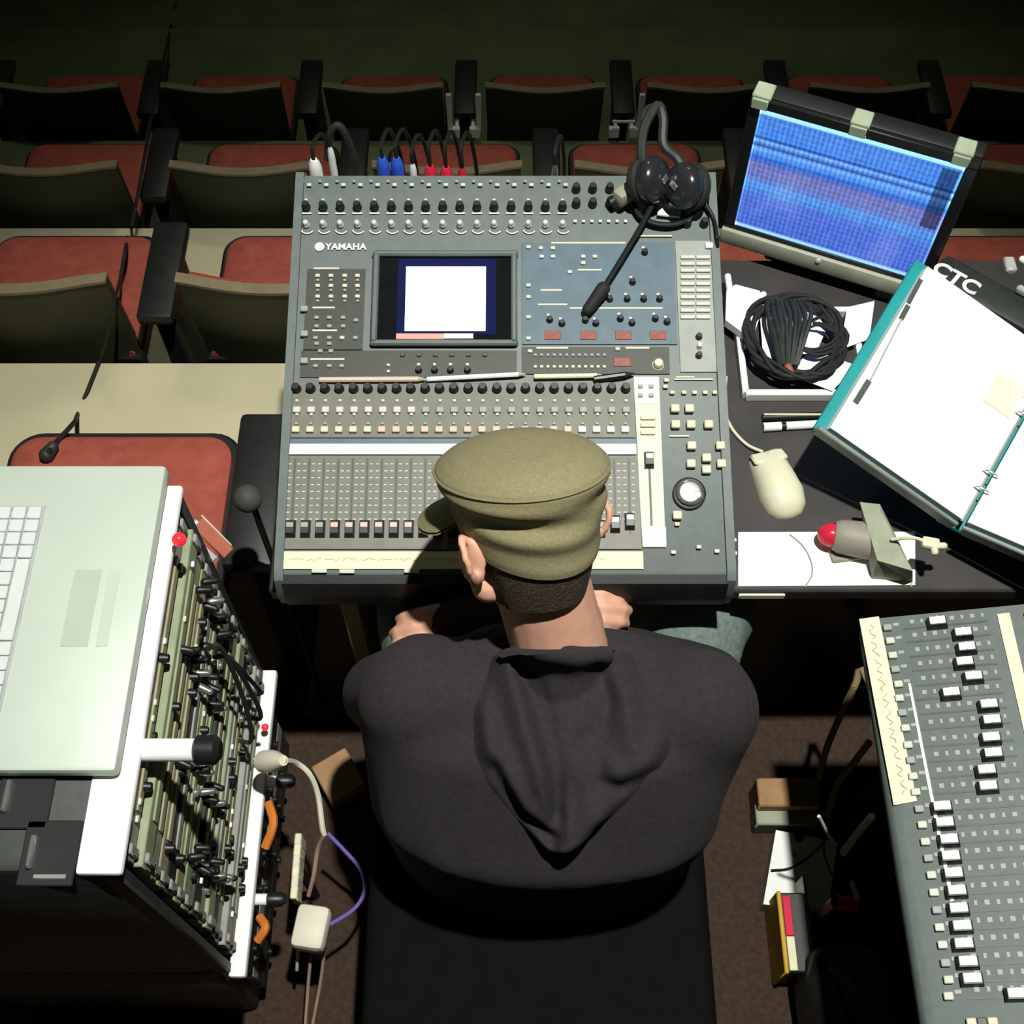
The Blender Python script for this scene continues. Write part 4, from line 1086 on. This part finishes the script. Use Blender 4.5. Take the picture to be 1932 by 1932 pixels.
HIPL, HIPR = V((-.05, .53, .505)), V((.15, .53, .505))
KNL, KNR = V((-.15, .87, .50)), V((.325, .87, .505))
ANL, ANR = V((-.14, .82, .10)), V((.31, .82, .10))
NECK = V((.064, .640, .845))
# head frame
HC = V((.016, .738, 1.018))
HR = Matrix.Rotation(R_(-7), 3, 'Y') @ Matrix.Rotation(R_(-36), 3, 'X') @ Matrix.Rotation(R_(36), 3, 'Z') 
def hp(x, y, z): return HC + HR @ V((x, y, z))
# ---- body: one continuous skin surface
b = B()
b.loft([ringpts(c, ax, RIGHT, a, d) for c, ax, a, d in (
    ((.05, .53, .46), (0, .0, 1), .15, .10), ((.05, .525, .56), (0, .1, 1), .16, .105), ((.052, .53, .67), (0, .8, .8), .165, .10), ((.056, .565, .745), (0, .9, .6), .15, .085), ((.06, .625, .79), (0, .8, .7), .085, .06))])
b.capsule(V((.062, .60, .80)), .064, NECK+V((-.006, .02, .03)), .062); b.capsule(NECK, .063, hp(0, -.015, -.04), .060)
b.sphere(HC+HR @ V((0, -.005, .012)), (.075, .093, .080), rot=HR, u=28, v=18)
b.sphere(hp(0, .030, -.045), (.060, .066, .070), rot=HR)                      # face
b.capsule(hp(-.03, .060, -.098), .020, hp(.03, .060, -.098), .020); b.capsule(hp(-.058, .005, -.070), .022, hp(-.02, .068, -.100), .020); b.capsule(hp(.058, .005, -.070), .022, hp(.02, .068, -.100), .020)
b.capsule(hp(0, .092, .0), .009, hp(0, .108, -.036), .013)                    # nose
b.capsule(hp(-.02, .088, -.066), .008, hp(.02, .088, -.066), .008)            # mouth
for s_ in (-1, 1):
    b.sphere(hp(s_*.032, .082, .004), (.015, .010, .010), rot=HR, u=10, v=8)
    e = HR @ Matrix.Rotation(R_(s_*-28), 3, 'Z')                              # ears
    b.sphere(hp(s_*.086, -.014, -.020), (.007, .021, .034), rot=e, u=14, v=10)
    b.tube([hp(s_*.086, .004, .004), hp(s_*.098, -.016, .014), hp(s_*.103, -.032, -.004), hp(s_*.098, -.032, -.028), hp(s_*.088, -.016, -.050)], .0058, n=7, sub=3)
for sh, el_, wr, hd, th_ in ((SHL, ELL, WRL, HDL, 1), (SHR, ELR, WRR, HDR, -1)):
    b.capsule(sh, .050, el_, .040); b.capsule(el_, .040, wr, .027)
    d = (hd-wr).normalized(); up = V((0, -.35, 1)); sd = d.cross(up).normalized(); up = sd.cross(d).normalized()
    pm = wr+d*.05
    b.capsule(wr, .024, pm, .020)
    for f_, (o_, ln) in enumerate(((-.030, .068), (-.010, .078), (.010, .074), (.029, .058))):
        k0_ = wr+d*.078+sd*o_+up*.006; k1 = k0_+d*ln*.5+up*(-.008); k2 = k1+d*ln*.30-up*.022; k3 = k2-up*.020+d*.004
        b.capsule(pm-d*.02+sd*o_*.6, .015, k0_, .0105, n=10); b.capsule(k0_, .0100, k1, .0092, n=10); b.capsule(k1, .0092, k2, .0085, n=10); b.capsule(k2, .0085, k3, .0078, n=10)
    b.capsule(wr+d*.02+sd*.022*th_, .013, wr+d*.055+sd*.046*th_-up*.006, .0105, n=10); b.capsule(wr+d*.055+sd*.046*th_-up*.006, .0105, wr+d*.090+sd*.048*th_-up*.016, .0085, n=10)
for h_, k_, a_ in ((HIPL, KNL, ANL), (HIPR, KNR, ANR)):
    b.capsule(h_, .080, k_, .055); b.capsule(k_, .055, a_, .038); b.capsule(a_, .036, a_+V((0, .10, -.045)), .030)
me = remesh(b, .0048, 3); ob('body', toloc(me), M['skin'], pr)
# ---- hooded top
b = B()
b.loft([ringpts(c, ax, RIGHT, a, d, 36, .85) for c, ax, a, d in (
    ((.045, .530, .405), (0, 0, 1), .225, .150), ((.045, .530, .46), (0, 0, 1), .235, .150), ((.045, .525, .55), (0, 0, 1), .238, .145), ((.05, .505, .645), (0, .35, 1), .238, .140),
    ((.056, .545, .740), (0, .9, .6), .232, .112), ((.06, .605, .775), (0, .85, .6), .19, .092), ((.062, .655, .795), (0, .7, .8), .10, .070))])
b.capsule(SHL+V((.01, 0, 0)), .084, V((-.115, .54, .56)), .098); b.capsule(SHR-V((.01, 0, 0)), .084, V((.205, .54, .56)), .098)
b.capsule(V((-.02, .635, .80)), .062, V((.145, .630, .80)), .062)
for sh, el_, wr, hd in ((SHL, ELL, WRL, HDL), (SHR, ELR, WRR, HDR)):
    b.sphere(sh, .080); b.capsule(sh, .078, el_, .060); b.capsule(el_, .060, wr, .046); b.capsule(wr, .046, wr+(hd-wr).normalized()*(.05 if hd is HDR else .02), .044)
    b.capsule(V((.06, .58, .77)), .09, sh, .076)
me = remesh(b, .009, 22)
for v in me.vertices:
    p = v.co; n_ = v.normal
    a = noise.noise(V((p.x*9, p.y*5, p.z*5)))*.006 + noise.noise(V((p.x*22+3, p.y*9, p.z*9)))*.0028
    v.co = p + n_*a
ob('hooded_top', toloc(me), M['hood'], pr)
# ---- hood lying on the back, draped over the surface below it
from mathutils.bvhtree import BVHTree
def bvh(names):
    vs_, fs_ = [], []
    for n_ in names:
        me_ = bpy.data.objects[n_].data; o0 = len(vs_)
        vs_ += [v.co+V(pr.location) for v in me_.vertices]; fs_ += [[i+o0 for i in p.vertices] for p in me_.polygons]
    return BVHTree.FromPolygons(vs_, fs_)
bt_ = bvh([o.name for o in kids(pr)])
def pdist(p, line):
    best = 1e9
    for a, c in zip(line, line[1:]):
        ax_, ay_ = c[0]-a[0], c[1]-a[1]; t_ = max(0, min(1, ((p[0]-a[0])*ax_+(p[1]-a[1])*ay_)/(ax_*ax_+ay_*ay_)))
        best = min(best, math.hypot(p[0]-a[0]-ax_*t_, p[1]-a[1]-ay_*t_))
    return best
FOLDS = [([(905, 1330), (930, 1420), (985, 1520), (1045, 1595)], .020, 24), ([(955, 1250), (1000, 1400), (1035, 1500), (1080, 1560), (1120, 1530)], .020, 30),
         ([(1245, 1400), (1210, 1500), (1130, 1575), (1070, 1600)], .018, 26), ([(1170, 1290), (1190, 1390), (1200, 1440), (1160, 1465)], .014, 30),
         ([(985, 1240), (1020, 1340), (1045, 1450), (1052, 1530)], -.020, 16), ([(935, 1450), (980, 1530), (1040, 1575)], -.020, 14),
         ([(1110, 1400), (1130, 1470), (1170, 1485), (1225, 1460)], -.016, 14), ([(1130, 1560), (1180, 1520), (1235, 1465)], -.018, 14),
         ([(930, 1226), (1000, 1222), (1080, 1236), (1150, 1240), (1190, 1232)], .014, 22), ([(890, 1300), (880, 1400), (890, 1460)], -.012, 16), ([(1120, 1260), (1150, 1330), (1120, 1400)], -.010, 16)]
def wid(v):
    ks = [(0, 135), (.12, 160), (.3, 188), (.48, 195), (.65, 160), (.8, 105), (.92, 50), (1, 14)]
    for (a, wa), (c, wc) in zip(ks, ks[1:]):
        if v <= c: return wa+(wc-wa)*(v-a)/(c-a)
    return 14
b = B(); nu, nv = 72, 72; rows = []; lower = []
for j in range(nv+1):
    v = j/nv; row = []; low_ = []
    for i in range(nu+1):
        u = -1+2*i/nu
        px = 1062+18*math.sin(v*PI)-12*v+u*wid(v); py = 1224+386*v+22*abs(u)**2*(1-v)-6*(1-v)
        r_ = ray(px, py).normalized(); hit = bt_.ray_cast(CAM, r_)
        p = hit[0]; n_ = hit[1]
        if n_.dot(r_) > 0: n_ = -n_
        dr = (n_*.4-r_*.6).normalized()
        e_ = (1-abs(u)**6)*(1-max(0, (v-.93)/.07)**2)
        h = .016*e_ - .006
        for ln, A_, w_ in FOLDS: h += 1.55*A_*e_*math.exp(-(pdist((px, py), ln)/w_)**2)
        h = max(h, .004 if e_ > .75 else -.004)
        row.append(p+dr*h); low_.append(p-dr*.014)
    rows.append(row); lower.append(low_)
for _ in range(3):                                  # relax
    rows = [[rows[j][i] if i in (0, nu) or j in (0, nv) else (rows[j][i]*2+rows[j-1][i]+rows[j+1][i]+rows[j][i-1]+rows[j][i+1])/6 for i in range(nu+1)] for j in range(nv+1)]
b.loft([r + l[::-1] for r, l in zip(rows, lower)])
me = b.mesh('hood', 80); ob('hood', toloc(me), M['hood'], pr)
# ---- jeans and shoes
b = B()
b.capsule(HIPL, .105, HIPR, .105)
for h_, k_, a_ in ((HIPL, KNL, ANL), (HIPR, KNR, ANR)):
    b.capsule(h_, .100, k_, .078); b.capsule(k_, .078, a_, .060)
me = remesh(b, .010, 5)
for v in me.vertices:
    p = v.co; v.co = p + v.normal*(noise.noise(V((p.x*16, p.y*16, p.z*26)))*.005)
ob('jeans', toloc(me), M['jean'], pr)
for a_ in (ANL, ANR):
    b = B(); b.sphere(a_+V((0, .05, -.06)), (.045, .13, .045)); me = b.mesh('shoe')
    for v in me.vertices: v.co.z = max(v.co.z, .002)
    ob('shoe', toloc(me), M['shoe'], pr)
# ---- hair at the nape and sides
b = B(); rows = []
for j in range(15):
    z = .05-.142*j/14; row = []
    for i in range(33):
        a = R_(-200+220*i/32)          # from right side round the back to the left
        k_ = max(0, 1-((z+.005)/.098)**2)**.5 if z > -.02 else 1-.20*((-.02-z)/.07)**1.3
        rx, ry = .0770*max(.6, k_), .0960*max(.55, k_)
        back = max(0, -math.sin(a))
        low = z < -.03 and back < .35
        rr = .94 if low else 1.0
        row.append(HR @ V((rr*rx*math.cos(a), -.005+rr*ry*math.sin(a)-.006*back*0, z+.005-(.010*(1-back) if False else 0)))+HC)
    rows.append(row)
inner = [[HC+(p-HC)*.90 for p in r] for r in rows]
b.loft([r+q[::-1] for r, q in zip(rows, inner)])
me = b.mesh('hair', 80); ob('hair', toloc(me), M['hair'], pr)
# ---- cap
def cap_ring(z, rx, ry, k=0, tilt=0, n=56):
    out = []
    for i in range(n):
        a = 2*PI*i/n
        fold = 0
        if k: fold = k*(math.sin(a*1-z*150+1.2)*.9+.5*math.sin(2*a+z*210))
        zz = z + tilt*math.sin(a)
        out.append(HC + HR @ V(((rx+fold)*math.cos(a), -.004+(ry+fold)*math.sin(a), zz)))
    return out
cp = []
for z, rx, ry, k_, tl in ((-.010, .080, .098, 0, .026), (-.002, .0825, .1005, .0005, .025), (.014, .084, .102, .001, .021), (.018, .085, .103, .002, .019), (.030, .087, .105, .0045, .014), (.042, .090, .108, .0055, .010), (.054, .095, .112, .005, .006),
                          (.064, .0985, .1155, .003, .003), (.071, .1005, .1175, .0012, 0), (.0755, .1008, .1178, 0, -.001), (.080, .099, .116, 0, -.002), (.087, .092, .108, .0008, -.003), (.095, .077, .092, .001, -.003), (.102, .054, .066, .0008, -.002), (.106, .026, .032, 0, 0), (.107, .004, .005, 0, 0)):
    cp.append((z, rx, ry, k_, tl))
cp = [cap_ring(*[a_+(c_-a_)*f_/4 for a_, c_ in zip(p_, q_)]) for p_, q_ in zip(cp, cp[1:]) for f_ in range(4)]+[cap_ring(*cp[-1])]
me = B().loft(cp).mesh('crown', 60)
hat = ob('cap', toloc(me), M['capm'], pr, label='olive cloth cap')
b = B(); b.tube([p for p in cap_ring(.0755, .1011, .1181, 0, -.001)], .0016, n=6, closed=True); ob('seam', toloc(b.mesh('seam')), M['capm'], hat)
b = B(); tp = []; bt = []
for j in range(7):
    f_ = j/6; r1, r2 = [], []
    for i in range(25):
        a = R_(90-66+132*i/24); s_ = math.sin((i/24)*PI)**.55
        ex = f_*.092*s_
        p = V(((.083+ex*.75)*math.cos(a), -.004+(.101+ex)*math.sin(a), .018-.052*f_*s_+.012*math.sin(a)-.016*(math.cos(a))**2))
        r1.append(HC+HR @ p); r2.append(HC+HR @ (p-V((0, 0, .004))))
    tp.append(r1); bt.append(r2)
b.loft([r+q[::-1] for r, q in zip(tp, bt)]); ob('visor', toloc(b.mesh('visor', 60)), M['capm'], hat)
# office chair
M['chairf'] = mat('black_chair_fabric', (.006, .006, .006), .95, spec=.03)
t = thing('office_chair', 'black office chair under the person in the hooded top', 'chair', (.04, .42, 0))
B().box((0, -.03, .365), (.53, .56, .060), bev=.028, seg=3).done('seat', M['chairf'], t)
B().cyl((0, 0, .08), (0, 0, .34), .028, n=14).done('post', M['black'], t)
for k in range(5):
    a = 2*PI*k/5+.3; d = V((math.cos(a), math.sin(a), 0))
    B().box(d*.13+V((0, 0, .070)), (.26, .035, .030), rot=Matrix.Rotation(a, 3, 'Z'), bev=.006).done('leg', M['black'], t)
    B().cyl(d*.25+V((-.012*d.y, .012*d.x, .028)), d*.25+V((.012*d.y, -.012*d.x, .028)), .028, n=14).done('castor', M['blackr'], t)
